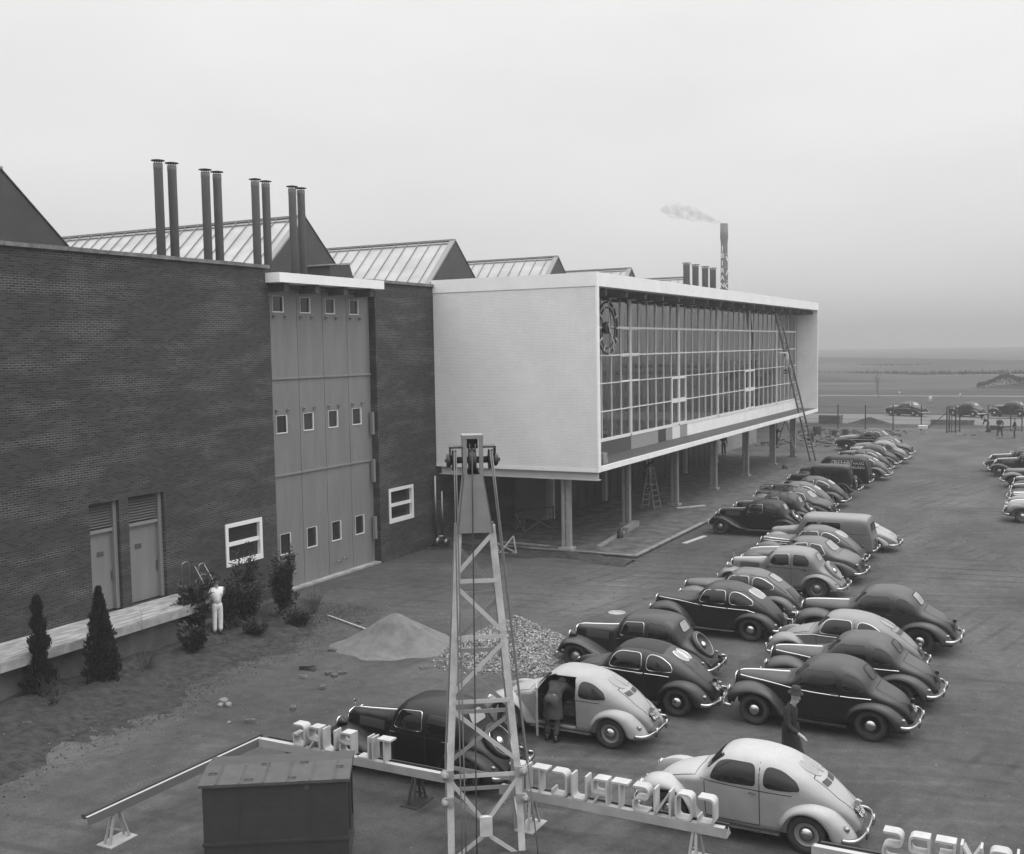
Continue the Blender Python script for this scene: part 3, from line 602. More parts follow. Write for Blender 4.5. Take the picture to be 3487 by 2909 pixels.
  side=[dict(p=[(1.92, .98), (2.12, 1.33), (2.52, 1.37), (2.55, .98)], r=.05, chrome=1), dict(p=[(2.64, .98), (2.64, 1.37), (3.0, 1.31), (3.2, 1.02)], r=.06, chrome=1)], screen=[(-.60, 1.14), (-.5, 1.40), (.5, 1.40), (.6, 1.14)],
  rear=[dict(p=[(-.46, 1.13), (-.36, 1.40), (.36, 1.40), (.46, 1.13)], r=.1)], seams=[[(1.72, .95), (1.74, .32)], [(2.60, 1.4), (2.60, .32)], [(3.2, .98), (3.0, .5)]], topseams=[[(1.55, -.6), (1.58, 0), (1.55, .6)], [(3.58, -.5), (3.58, .5)]],
  trim=[([(.3, .80), (1.7, .82), (3.2, .80)], .024)], hoodtrim=(.3, 1.4), fb=(.03, .40, .80, .14), rb=(4.5, .42, .80, .16), head=[(.14, .58, .70, .09)], tail=[(4.26, .60, .70, .05)], handles=[(2.48, .88), (3.1, .88)], plate=(4.36, .62, R(15)), grille=(.08, .42, .66, .42)),
 'porsche': dict(L=3.9, wr=.32, ww=.78, fx=.78, rx=2.9, cap='alum', st=[(.06, .46, .38, .3, .26, 2.3), (.16, .62, .48, .52, .24, 2.3), (.5, .78, .60, .66, .22, 2.4), (1.0, .87, .67, .72, .2, 2.4), (1.28, .92, .70, .73, .2, 2.3), (1.6, 1.17, .73, .74, .2, 2.1), (1.9, 1.29, .75, .74, .2, 2.1), (2.2, 1.30, .75, .74, .2, 2.1), (2.7, 1.17, .73, .74, .2, 2.1), (3.15, .94, .68, .72, .22, 2.2), (3.55, .72, .56, .62, .25, 2.3), (3.8, .50, .42, .44, .28, 2.3), (3.86, .4, .36, .34, .29, 2.3)],
  side=[dict(p=[(1.55, .83), (1.74, 1.1), (2.2, 1.14), (2.24, .83)], r=.06), dict(p=[(2.32, .84), (2.32, 1.12), (2.62, 1.02), (2.76, .86)], r=.06)], screen=[(-.5, .96), (-.4, 1.18), (.4, 1.18), (.5, .96)], rear=[dict(p=[(-.40, .98), (-.32, 1.18), (.32, 1.18), (.40, .98)], r=.08, m='paleglass')],
  ff=([(.2, .36), (.24, .5), (.46, .66), (.78, .70), (1.1, .64), (1.34, .5), (1.5, .36), (1.6, .24)], [(.36, .3), (.42, .46), (.58, .6), (.78, .64), (.98, .6), (1.14, .46), (1.2, .32), (1.6, .2)], .6, .81), rf=([(2.3, .26), (2.36, .46), (2.58, .64), (2.9, .70), (3.22, .64), (3.44, .5), (3.56, .36), (3.6, .28)], [(2.48, .24), (2.52, .42), (2.68, .56), (2.9, .60), (3.12, .56), (3.28, .42), (3.34, .3), (3.5, .26)], .6, .81),
  seams=[[(1.42, .8), (1.46, .28)], [(2.28, .8), (2.26, .28)]], topseams=[[(2.86, -.34), (2.86, .34)], [(2.86, -.34), (3.5, -.28), (3.66, 0), (3.5, .28), (2.86, .34)]], fb=(.0, .36, .76, .14), rb=(3.93, .34, .78, .18), head=[(.16, .5, .56, .08)], tail=[(3.72, .5, .48, .04)], handles=[(2.18, .74)], plate=(3.84, .44, R(40))),
 'vintage': dict(L=4.3, wr=.38, ww=.74, fx=.55, rx=3.30, cap='alum', st=[(.45, .70, .6, .2, .45, 5), (.46, 1.16, .66, .27, .45, 5), (1.3, 1.20, .74, .38, .42, 5), (1.55, 1.22, .84, .46, .42, 5), (1.60, 1.26, .92, .60, .4, 6), (1.66, 1.70, 1.0, .66, .4, 7), (1.8, 1.77, 1.0, .67, .4, 7), (2.8, 1.80, 1.0, .67, .4, 7), (3.5, 1.78, 1.0, .67, .4, 6.5), (3.66, 1.70, .98, .64, .4, 6), (3.74, 1.2, .9, .60, .4, 5), (3.78, .7, .6, .56, .42, 5)],
  ff=([(.06, .44), (.1, .66), (.26, .82), (.55, .86), (.86, .78), (1.15, .58), (1.45, .42), (1.6, .36)], [(.12, .42), (.16, .60), (.3, .76), (.55, .8), (.8, .73), (1.06, .53), (1.4, .37), (1.6, .33)], .3, .80), rf=([(2.78, .36), (2.86, .6), (3.02, .78), (3.3, .86), (3.6, .80), (3.8, .62), (3.92, .46), (3.96, .38)], [(2.84, .34), (2.92, .54), (3.06, .72), (3.3, .80), (3.54, .74), (3.74, .56), (3.84, .40), (3.88, .36)], .4, .80),
  board=(1.5, 2.85, .38, .5, .78), boardchrome=0, side=[dict(p=[(1.78, 1.16), (1.78, 1.56), (2.22, 1.56), (2.22, 1.16)], r=.03), dict(p=[(2.36, 1.16), (2.36, 1.56), (2.62, 1.56), (2.62, 1.16)], r=.03), dict(p=[(2.74, 1.16), (2.74, 1.56), (3.18, 1.56), (3.18, 1.16)], r=.03)], screen=[(-.5, 1.3), (-.5, 1.6), (.5, 1.6), (.5, 1.3)], rear=[dict(p=[(-.3, 1.3), (-.3, 1.56), (.3, 1.56), (.3, 1.3)], r=.04, m='glass')],
  seams=[[(1.72, 1.6), (1.72, .45)], [(2.3, 1.6), (2.3, .45)], [(2.68, 1.6), (2.68, .45)], [(1.7, 1.06), (3.6, 1.06)]], fb=(.0, .5, .7, .05), rb=(4.28, .5, .5, .05), head=[(.34, .36, .92, .12)], tail=[(3.82, .6, .7, .04)], handles=[(2.24, 1.0)], grille=(.43, .5, 1.1, .24), spare=(3.86, .86, .36, 0)),
 'van': dict(L=4.5, wr=.36, ww=.78, fx=.75, rx=3.5, cap='alum', st=[(.34, .62, .5, .12, .36, 2.6), (.36, 1.0, .68, .24, .34, 2.8), (.6, 1.06, .78, .34, .3, 2.6), (1.1, 1.12, .88, .46, .28, 2.7), (1.4, 1.16, .94, .58, .28, 3), (1.5, 1.24, .98, .64, .28, 3.4), (1.75, 1.66, 1.02, .70, .28, 4), (1.95, 1.80, 1.04, .74, .28, 4.5), (2.3, 1.86, 1.04, .76, .28, 4.8), (3.8, 1.86, 1.04, .76, .28, 4.8), (4.16, 1.78, 1.02, .74, .28, 4.2), (4.28, 1.5, .98, .70, .28, 4), (4.36, 1.0, .9, .68, .28, 4), (4.4, .6, .55, .64, .3, 4)],
  ff=([(.14, .40), (.18, .64), (.36, .84), (.72, .92), (1.08, .85), (1.38, .64), (1.6, .42), (1.7, .30)], [(.26, .36), (.30, .5), (.46, .68), (.75, .76), (1.06, .68), (1.22, .5), (1.3, .34), (1.7, .27)], .33, .80), rf=([(3.02, .30), (3.06, .52), (3.2, .72), (3.5, .80), (3.8, .74), (4.0, .56), (4.1, .4), (4.14, .3)], [(3.08, .28), (3.12, .48), (3.26, .66), (3.5, .73), (3.74, .66), (3.9, .48), (3.96, .34), (4.06, .28)], .6, .82),
  side=[dict(p=[(1.72, 1.16), (1.88, 1.54), (2.24, 1.56), (2.26, 1.16)], r=.05)], screen=[(-.52, 1.28), (-.5, 1.6), (.5, 1.6), (.52, 1.28)], rear=[dict(p=[(-.34, 1.3), (-.34, 1.56), (-.05, 1.56), (-.05, 1.3)], r=.04, m='glass'), dict(p=[(.05, 1.3), (.05, 1.56), (.34, 1.56), (.34, 1.3)], r=.04, m='glass')],
  seams=[[(1.6, 1.1), (1.62, .34)], [(2.34, 1.66), (2.34, .34)], [(2.34, 1.04), (4.3, 1.04)]], fb=(.08, .42, .74, .12), rb=(4.5, .42, .7, .04), head=[(.3, .5, .76, .1)], tail=[(4.34, .6, .6, .04)], handles=[(2.26, 1.02)], plate=(4.42, .6, 0)),
}
def scale_kind(src, dst, f):
    K = dict(SPEC[src]); K.update(f); SPEC[dst] = K
scale_kind('beetle', 'beetle_trim', dict(trim=[([(.55, .78), (1.3, .93), (2.34, .92)], .022), ([(2.38, .92), (2.75, .91), (2.95, .89)], .022)], chromeframes=1))
scale_kind('beetle', 'beetle_sunroof', dict(rear=[dict(r_, body=0, chrome=1) for r_ in SPEC['beetle']['rear']], trim=SPEC['beetle_trim']['trim'], chromeframes=1, patches=SPEC['beetle']['patches']+[dict(on='top', n='folding_roof', m='fabric', p=[(1.62, -.42), (1.62, .42), (2.75, .42), (2.75, -.42)], r=.08)]))
scale_kind('beetle', 'beetle_open', dict(side=[dict(SPEC['beetle']['side'][0], open=1), SPEC['beetle']['side'][1]], seams=[[(2.36, .94), (2.36, .33)], [(1.30, .97), (2.0, .95), (2.9, .93)]]))
scale_kind('merc', 'merc_black', dict(cap='dark', sparechrome=1))
scale_kind('merc', 'merc_rack', dict(cap='alum'))
scale_kind('fast', 'rear_engine', dict(louvres=(.62, 1.0, 12, .30), rear=[dict(p=[(-.26, 1.2), (-.24, 1.40), (.24, 1.40), (.26, 1.2)], r=.08)], trim=[]))
scale_kind('fast', 'fast_plain', dict(trim=[], rear=[dict(p=[(-.27, 1.17), (-.27, 1.36), (.27, 1.36), (.27, 1.17)], r=.08, m='paleglass')]))
scale_kind('fast', 'fast_stripes', dict(trim=[([(.42, .99), (1.5, 1.0)], .04), ([(.42, .90), (1.5, .92)], .04), ([(.42, .82), (1.4, .84)], .03)]))
scale_kind('notch', 'notch_plain', dict(trim=[], rear=[dict(p=[(-.3, 1.18), (-.28, 1.42), (.28, 1.42), (.3, 1.18)], r=.08)]))
scale_kind('van', 'estate', dict(L=4.3, st=[(a, min(b, 1.70) if a < 4.16 else b*.94, c, d, e_, f) for a, b, c, d, e_, f in SPEC['van']['st']], side=[dict(p=[(1.76, 1.12), (1.92, 1.44), (2.3, 1.46), (2.32, 1.12)], r=.05), dict(p=[(2.45, 1.12), (2.45, 1.46), (3.2, 1.46), (3.2, 1.12)], r=.05)], rear=[dict(p=[(-.42, 1.16), (-.40, 1.42), (.40, 1.42), (.42, 1.16)], r=.06, m='glass')]))

PG = 'cars parked in rows beside the factory'
CARS = []
def C_(kind, label, x, y, col, **k):
    o = spawn_car(kind, label, x, y, col, **k); CARS.append(o); return o
def words(parent, txt, size, mt, mtx, name='lettering', th=.002):
    cu = bpy.data.curves.new(name, 'FONT'); cu.body = txt; cu.size = size; cu.align_x = 'CENTER'; cu.align_y = 'CENTER'; cu.extrude = th
    t = bpy.data.objects.new('tmp', cu); COL.objects.link(t)
    dg = bpy.context.evaluated_depsgraph_get(); me = bpy.data.meshes.new_from_object(t.evaluated_get(dg)); bpy.data.objects.remove(t)
    me.transform(mtx); me.materials.clear(); me.materials.append(mt); me.name = name
    return link(name, me, parent)
def plate_text(car, kind, l1, l2):
    K = SPEC[kind]; x, z, a = K['plate']
    B = Matrix(((0, 0, 1, 0), (1, 0, 0, 0), (0, 1, 0, 0), (0, 0, 0, 1)))      # text x -> car y, text y -> z, normal -> +x
    Tm = Matrix.Translation((x+.035-K['L']/2, 0, z)) @ Matrix.Rotation(-a, 4, 'Y') @ Matrix.Translation((.010, 0, 0)) @ B
    pl = [c for c in car.children if c.name.startswith('number_plate')][0]
    words(pl, l1, .125, M['plateink'], Tm @ Matrix.Translation((0, .05, 0)), 'plate_lettering')
    words(pl, l2, .115, M['plateink'], Tm @ Matrix.Translation((0, -.05, 0)), 'plate_lettering')

c1 = C_('beetle', 'pale rounded car nearest the camera, behind the middle letter beam', -4.99, 18.41, 'ivory'); plate_text(c1, 'beetle', 'NV', '87-81')
c2 = C_('merc_black', 'glossy black saloon with long bonnet standing behind the mast and the left letters', -11.6, 18.15, 'black')
c3 = C_('beetle_open', 'pale rounded car with its driver door open and a person leaning in', -9.77, 21.45, 'pale', skip=()); plate_text(c3, 'beetle', 'NU', '49-61')
c4 = C_('beetle_sunroof', 'dark rounded car with folding fabric roof, behind the car with the open door', -9.15, 23.95, 'dark'); plate_text(c4, 'beetle', 'NP', '69-12')
C_('merc', 'dark saloon with exposed spare wheel on its tail, nose beside the gravel heap', -10.08, 26.35, 'dark')
c6 = C_('fast', 'dark fastback with bright side strip and chrome rimmed windows, beyond the spare wheel saloon', -9.39, 30.9, 'dark'); plate_text(c6, 'fast', 'UZ', '21-57')
C_('rear_engine', 'dark small car with ribbed engine louvres on its tail, behind the dark fastback', -9.35, 33.3, 'mid', scale=.96)
C_('merc', 'light grey four-door saloon with grey spare wheel on its tail', -8.85, 36.85, 'grey', scale=1.0)
C_('ponton', 'grey saloon with wide pale rear window and bright tail lamps behind the light grey saloon', -8.78, 39.5, 'mid')
C_('fast_stripes', 'mid grey fastback with bright stripes along its bonnet', -9.05, 41.9, 'mid')
C_('estate', 'light grey square-backed estate car with dark rear window', -9.2, 44.0, 'grey', cat='car')
C_('porsche', 'low pale sports coupe with sloping tail beside the square-backed estate car', -8.25, 46.0, 'pale')
C_('merc_black', 'black saloon seen broadside with its front wheel by the kerb of the paved strip', -12.6, 47.85, 'black')
rackcar = C_('merc_rack', 'dark saloon with a luggage rack on its roof', -12.5, 50.3, 'dark')
C_('ponton', 'two-tone saloon with pale roof and dark sides, just behind the car with the roof rack', -12.35, 52.75, 'slate')
C_('fast_plain', 'grey fastback with pale rear window behind the two-tone saloon', -12.75, 55.1, 'mid')
C_('fast_plain', 'darker fastback with bright rear bumper in front of the old square saloon', -12.55, 57.6, 'slate')
C_('vintage', 'old square black saloon with upright windows and spare wheel behind', -12.55, 61.3, 'navy')
van = C_('van', 'black delivery van with white lettering on its side', -12.8, 65.6, 'black', cat='van', name='delivery_van')
C_('fast_plain', 'grey fastback with broad rear wing just beyond the lettered van', -12.25, 69.8, 'mid')
C_('fast_plain', 'second fastback beyond the lettered van, darker with small rear window', -12.65, 73.4, 'slate')
C_('notch_plain', 'dark two-door saloon third beyond the lettered van', -12.65, 76.6, 'dark')
C_('notch_plain', 'car with pale folded canvas-coloured roof near the far end of the row', -12.5, 79.9, 'grey', paint2='dark')
C_('ponton', 'dark car with bright rear bumper, last but one of the far row', -12.75, 83.6, 'slate')
C_('ponton', 'long dark car at the far end of the row, nose towards the steel drums', -14.5, 88.4, 'dark', scale=1.15)
C_('notch_plain', 'tall dark saloon, furthest back in the short right row', -5.0, 31.5, 'slate', scale=1.07)
C_('beetle_trim', 'mid grey rounded car with chrome strip in the short right row', -5.27, 28.85, 'grey')
c26 = C_('notch', 'dark two-door saloon with bright side strip, second in the short right row', -4.78, 26.55, 'slate')
c27 = C_('notch', 'dark two-door saloon with bright side strip, directly behind the walking man', -5.02, 24.2, 'dark'); plate_text(c27, 'notch', 'UZ', '16-48')
RG = 'cars in the row cut by the right edge'
for kind, lab, fx_, yy, col, sc in (('beetle', 'small grey car furthest away in the row at the right edge', -4.2, 83.0, 'slate', 1), ('merc', 'dark car with bright round headlamp, second furthest in the row at the right edge', -5.3, 76.8, 'dark', 1),
    ('merc', 'dark car with shining hub cap and long bonnet in the row at the right edge', -4.85, 74.3, 'dark', 1), ('fast_plain', 'grey car with drooping nose in the middle of the row at the right edge', -3.95, 69.0, 'mid', 1),
    ('notch_plain', 'dark low car behind the two pale ones at the right edge', -3.25, 65.0, 'dark', 1), ('notch_plain', 'black car with chrome nose strip beside the pale ones at the right edge', -3.2, 61.6, 'navy', 1),
    ('fast_stripes', 'pale grey car second from the near end of the row at the right edge', -3.1, 58.7, 'grey', 1), ('ponton', 'pale grey car with curved chrome bumper, nearest in the right edge row', -3.0, 55.9, 'grey', 1)):
    spawn_car(kind, lab, fx_+SPEC[kind]['L']/2, yy, col, group=RG)
BG = 'cars standing on the road beyond the fence'
spawn_car('ponton', 'dark car on the far road behind the fence, leftmost of three', -17.4, 131.6, 'dark', rz=R(-25), scale=1.12, group=BG)
spawn_car('notch_plain', 'dark car on the far road behind the gate posts, middle of three', -10.9, 131.5, 'dark', rz=R(-36), scale=1.08, group=BG)
spawn_car('notch_plain', 'dark car on the far road behind the tall fence frame, rightmost of three', -6.6, 132.6, 'dark', rz=R(-20), scale=1.12, group=BG)

# number plates aside, the van carries its name on the side that faces the yard
pv = [c for c in van.children if c.name.startswith('body')][0]
TX = Matrix(((1, 0, 0, 0), (0, 0, -1, 0), (0, 1, 0, 0), (0, 0, 0, 1)))      # text x -> x, text y -> z, faces -y
for txt, size, x, z in (('N.V.', .19, .18, 1.48), ('"BEHA"', .34, .66, 1.51), ('DEN HAAG', .20, 1.34, 1.48), ('KANTELDEUREN', .19, 1.14, 1.25)):
    words(pv, txt, size*1.12, M['marker'], Matrix.Translation((x, -.768, z)) @ Matrix.Rotation(R(-1.5), 4, 'X') @ TX, 'lettering', .006)

# roof rack
g = G()
for y in (-.42, -.2, .02, .24, .45): g.tube([(-.55, y, 1.72), (.75, y, 1.72)], .012, 5)
for x in (-.55, -.1, .35, .75): g.tube([(x, -.46, 1.72), (x, .46, 1.72)], .012, 5)
for z in (1.80, 1.88): g.tube([(-.55, -.46, z), (.75, -.46, z), (.75, .46, z), (-.55, .46, z), (-.55, -.46, z)], .012, 5)
for x in (-.55, -.1, .35, .75):
    for y in (-.46, .46): g.tube([(x, y, 1.55), (x, y, 1.88)], .012, 5)
o = g.obj('roof_rack', M['black'], parent=None); o.location = rackcar.location; tag(o, 'black tubular luggage rack on the roof of a dark saloon', 'roof rack')

# the open driver door: a real cavity in the body, a seat inside and the door leaf swung forward
body = [c for c in c3.children if c.name.startswith('body')][0]
bme = body.data.copy(); body.data = bme
g = G(); g.prism([(x-2.035, -1.2, z) for x, z in [(1.40, .36), (1.39, .95), (1.46, 1.10), (1.60, 1.31), (1.76, 1.385), (2.30, 1.39), (2.355, 1.2), (2.355, .36)]], (0, 1.62, 0))
cut = g.obj('tmp_cut', M['fabric'], parent=c3)
md = body.modifiers.new('b', 'BOOLEAN'); md.operation = 'DIFFERENCE'; md.object = cut; md.solver = 'EXACT'
if hasattr(md, 'material_mode'): md.material_mode = 'TRANSFER'
dg = bpy.context.evaluated_depsgraph_get(); nm = bpy.data.meshes.new_from_object(body.evaluated_get(dg)); body.modifiers.clear(); body.data = nm; bpy.data.objects.remove(cut)
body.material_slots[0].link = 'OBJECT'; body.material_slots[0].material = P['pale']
g = G(); g.box((.1, -.2, .60), (.55, .48, .2)); g.box((.33, -.2, .92), (.16, .48, .5), Matrix.Rotation(R(12), 3, 'Y')); g.obj('seat', M['coat2'], parent=c3)
g = G(); g.tube([(-.30+.06*math.sin(a*PI/10), -.25+.19*math.cos(a*PI/10), .98+.19*math.sin(a*PI/10)) for a in range(21)], .012, 5, cap=False); g.obj('steering_wheel', M['paletimber'], parent=c3)
# door leaf, hinged at x=1.40 and open about 75 degrees
g = G(); H_ = Vector((1.40-2.035, -.665, 0)); dx = Vector((math.cos(R(63)), -math.sin(R(63)), 0))
out = [(0, .36), (0, .95), (.08, 1.10), (.22, 1.31), (.38, 1.385), (.88, 1.37), (.93, 1.2), (.93, .36)]
nn = Vector((0, 0, 1)).cross(dx).normalized()*.045
g.prism([H_+dx*p[0]+Vector((0, 0, p[1])) for p in out], nn)
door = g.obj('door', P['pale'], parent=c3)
g = G(); wp = [(.12, 1.02), (.27, 1.28), (.42, 1.33), (.83, 1.32), (.86, 1.02)]
g.prism([H_+dx*p[0]+Vector((0, 0, p[1]))-nn*.08 for p in wp], nn*1.16); g.obj('window', M['glass'], parent=door)
# ------------------------------------------------------------------ setting: ground, roads, far land
def sheet(name, pts, z, m_, n=0):
    g = G(); g.poly([(p[0], p[1], z) for p in pts]); return struct(g.obj(name, m_))
sheet('ground', [(-1400, -200), (900, -200), (900, 1500), (-1400, 1500)], 0, M['ground'])
sheet('grass_field', [(-1300, 140), (800, 132), (800, 1450), (-1300, 1450)], .004, M['field'])
sheet('verge', [(-300, 113.5), (60, 113.5), (60, 119.5), (-300, 119.5)], .006, M['verge'])
sheet('road', [(-300, 120), (60, 117.5), (60, 133), (-300, 136)], .008, M['road'])
sheet('far_verge', [(-300, 136.6), (60, 133.6), (60, 176), (-300, 177)], .008, M['verge'])
sheet('far_path', [(-300, 180), (120, 179), (120, 181.4), (-300, 182.4)], .012, M['lightpath'])
def mound(name, cx, cy_, rx, ry, h, m_, seed, rot=0, n=28, k=20, kind='structure', jag=.25, power=1.0):
    rnd = random.Random(seed); g = G(); rows = []; ph = [rnd.uniform(0, 6.28) for _ in range(6)]
    for i in range(k+1):
        t = i/k; row = []
        for j in range(n):
            a = 2*PI*j/n; w_ = 1+.10*math.sin(3*a+ph[0])+.06*math.sin(5*a+ph[1])+.03*math.sin(9*a+ph[2]); x = t*math.cos(a)*rx*w_; y = t*math.sin(a)*ry*w_
            z = h*(1-t**power) if power != 1 else h*(.5+.5*math.cos(PI*t))
            z += h*jag*.25*(math.sin(x*2.1/max(rx, .1)*3+ph[3])+math.sin(y*3.1/max(ry, .1)*2+ph[4]))*(1-t)*t*2
            row.append((cx+x*math.cos(rot)-y*math.sin(rot), cy_+x*math.sin(rot)+y*math.cos(rot), z-.01*(t == 1)))
        rows.append(row)
    g.grid(rows, closed=True); o = g.obj(name, m_); 
    if kind: o['kind'] = kind
    return o
mound('hill', -56, 262, 46, 34, 1.6, M['field'], 1); mound('hill', -20, 250, 26, 30, 1.2, M['field'], 2); mound('hill', 4, 214, 24, 9, 2.4, M['hedge'], 3); mound('hill', -120, 420, 160, 60, 3.5, M['field'], 4); mound('hill', 20, 380, 90, 40, 3, M['field'], 5)
g = G()
for i in range(40):
    t = i/39; pts0 = (-66+t*60, 210-26*math.sin(t*PI)+t*-12)
g.grid([[(-66+i*1.6, 226-18*math.sin(i/40*PI*.9)+d, .03) for d in (0, .9)] for i in range(41)]); struct(g.obj('field_track', M['lightpath']))

def strip(name, x0, x1, ya, yb, m_, seed, z):
    rnd = random.Random(seed); g = G(); n = 40; top, bot = [], []
    for i in range(n+1):
        t = i/n; x = x0+(x1-x0)*t; e_ = math.sin(PI*t)**.5; bot.append((x, ya+3*math.sin(x*.03+seed)+rnd.uniform(-1, 1)+(1-e_)*(yb-ya)*.5, z)); top.append((x, yb+4*math.sin(x*.021+seed*2)+rnd.uniform(-1.5, 1.5)-(1-e_)*(yb-ya)*.5, z))
    g.grid([bot, top]); return struct(g.obj(name, m_))
for k, (x0, x1, ya, yb, mm_) in enumerate(((-150, 30, 190, 203, 'field2'), (-110, -22, 228, 240, 'field3'), (-160, 60, 243, 262, 'field2'), (-200, 90, 285, 300, 'field3'), (-260, 120, 312, 345, 'field2'), (-300, 160, 372, 395, 'field3'), (-360, 200, 410, 500, 'field2'))): strip('field_strip', x0, x1, ya, yb, M[mm_], k, .03+.004*k)

def scatter_leaves(g, n, fn, size, rnd, flat=.5, mi=0):
    """n small leaf faces; fn() gives a point and outward direction"""
    for _ in range(n):
        p, d = fn(rnd); d = (Vector(d)+Vector((rnd.uniform(-1, 1), rnd.uniform(-1, 1), rnd.uniform(-.6, 1.0)))*flat).normalized()
        s = size*rnd.uniform(.6, 1.4); a = d.orthogonal().normalized(); a = (Matrix.Rotation(rnd.uniform(0, 6.28), 3, d) @ a); p = Vector(p)
        b = d.cross(a)
        v = [g.bm.verts.new(p-a*s*.35), g.bm.verts.new(p+d*s*.5+b*s*.1), g.bm.verts.new(p+a*s*.35), g.bm.verts.new(p+d*s*1.25)]
        f = g.bm.faces.new((v[0], v[2], v[3])); f.material_index = mi; g.bm.faces.new((v[0], v[1], v[2])).material_index = mi
# distant shrubs on the bank at the right: one mass in the mist
g = G(); rnd = random.Random(5)
def bank(r):
    x = r.uniform(-16, 26); hgt = 3.1*max(0, min(1, (x+17)/9))*(.7+.3*math.sin(x*.9))+.2; y = 214+r.gauss(0, 2.6); z = hgt*(1-((y-214)/8)**2)
    return (x, y, max(.05, z+r.uniform(0, .5)*abs(math.sin(x*1.7+y)))), (0, 0, 1)
scatter_leaves(g, 16000, bank, .2, rnd, 1.0)
tag(g.obj('shrub_bank', M['hedge']), 'dark shrubs in the mist on the bank at the right', 'shrubs', kind='stuff')
g = G(); rnd = random.Random(9)
def treeline(r):
    k = r.choice((0, 1, 1)); x = r.uniform(-260, 120); y = (305, 398, 520)[k]+10*math.sin(x*.03)+r.gauss(0, 1.5); hh = (.8, 1.7, 3)[k]*max(.12, math.sin(x*.11+k*2)*.5+math.sin(x*.047+k)*.6+.25)
    return (x, y, r.random()**1.3*hh), (0, 0, 1)
scatter_leaves(g, 15000, treeline, .8, rnd, 1.0)
tag(g.obj('far_hedgerows', M['hedge']), 'faint hedgerows and tree lines far off in the mist', 'hedgerows', kind='stuff')

# ------------------------------------------------------------------ paved strip under the raised hall
g = G(); g.span((-24.7, 40.4, -.1), (-15.6, 84, .09)); struct(g.obj('pavement', mat('trampled_slab', .075, .95, var=.5, vs_=1.6, bump=.7, bs=12)))
g = G(); g.span((-15.75, 40.4, .09), (-15.55, 66, .135)); g.span((-21.6, 40.36, .09), (-15.75, 40.52, .135)); struct(g.obj('kerb', mat('kerb_concrete', .17, .9, var=.45, vs_=1.3, bump=.3)))
g = G()
rnd = random.Random(3); rows = []
for i in range(60):
    x = -24.6+i*.155; rows.append([(x, 39.0+.35*math.sin(x*1.3)+rnd.uniform(-.1, .1)+j*.16, (.012 if j in (0, 8) else .03+.07*rnd.random()) if j else .002) for j in range(9)])
g.grid(rows); struct(g.obj('earth_strip', M['soil']))

# ------------------------------------------------------------------ factory with its big door
XW, XD = -24.7, -25.0
fac = thing('factory_building', 'long dark brick factory with sawtooth glass roofs and a tall folding door', 'factory', (-24.7, 20, 0)); FO = Vector(fac.location)
def fobj(name, g, *m_, parent=None, **k):
    bmesh.ops.translate(g.bm, vec=-FO, verts=g.bm.verts); return g.obj(name, *m_, parent=parent or fac, **k)
# brick wall with openings for the two plant-room doors and the window (butted panels)
def wall_with_holes(y0, y1, z1, holes, x0, x1):
    g = G(); ys = sorted({y0, y1}|{h[0] for h in holes}|{h[1] for h in holes}); zs = sorted({-.1, z1}|{h[2] for h in holes}|{h[3] for h in holes})
    for i in range(len(ys)-1):
        run = None
        for k in range(len(zs)-1):
            ym, zm = (ys[i]+ys[i+1])/2, (zs[k]+zs[k+1])/2; solid = not any(h[0] < ym < h[1] and h[2] < zm < h[3] for h in holes)
            if solid and run is None: run = zs[k]
            if run is not None and (not solid or k == len(zs)-2):
                g.span((x0, ys[i], run), (x1, ys[i+1], zs[k+1] if solid else zs[k])); run = None
    bmesh.ops.remove_doubles(g.bm, verts=g.bm.verts, dist=1e-5)
    return g
g = wall_with_holes(4, 29.36, 11.4, [(21.36, 22.44, 1.08, 4.31), (22.79, 24.19, 1.08, 4.34), (26.8, 28.6, 1.49, 2.91)], XW, -25.15); fobj('wall', g, M['brick'])
g = wall_with_holes(35.78, 40.1, 11.22, [(36.33, 38.15, 1.49, 2.91)], XW, -25.15); fobj('wall', g, M['brick'])
g = G(); g.span((-25.3, 35.72, 0), (XW-.001, 35.778, 11.2)); fobj('door_reveal', g, M['brickx']); g = G(); g.span((-25.3, 29.362, 0), (XW-.001, 29.40, 10.9)); fobj('door_reveal', g, M['brickx'])
g = G(); g.span((-25.15, 40.1, 0), (-24.72, 47.4, 3.4)); g.span((-25.2, 40.1, 3.4), (-24.75, 84, 11.2)); fobj('rear_wall', g, M['brick'])
g = G(); g.span((-25.15, 82, 0), (-24.78, 93.5, 3.4)); fobj('rear_wall', g, M['palewall'])
g = G()
for i in range(26):
    y = 4+i*1; 
    if y < 29.3: g.span((-24.62, y+.006, 11.4), (-25.2, min(y+.994, 29.38), 11.51+.004*(i % 3)))
fobj('coping', g, M['coping'])
g = G()
for i in range(5): g.span((-24.62, 35.3+i*.97, 11.22), (-25.2, min(35.3+i*.97+.96, 40.08), 11.33))
fobj('coping', g, M['coping'])
g = G(); g.span((-90, 4, 8.2), (-25.15, 120, 8.5)); fobj('flat_roof', g, M['zinc'])
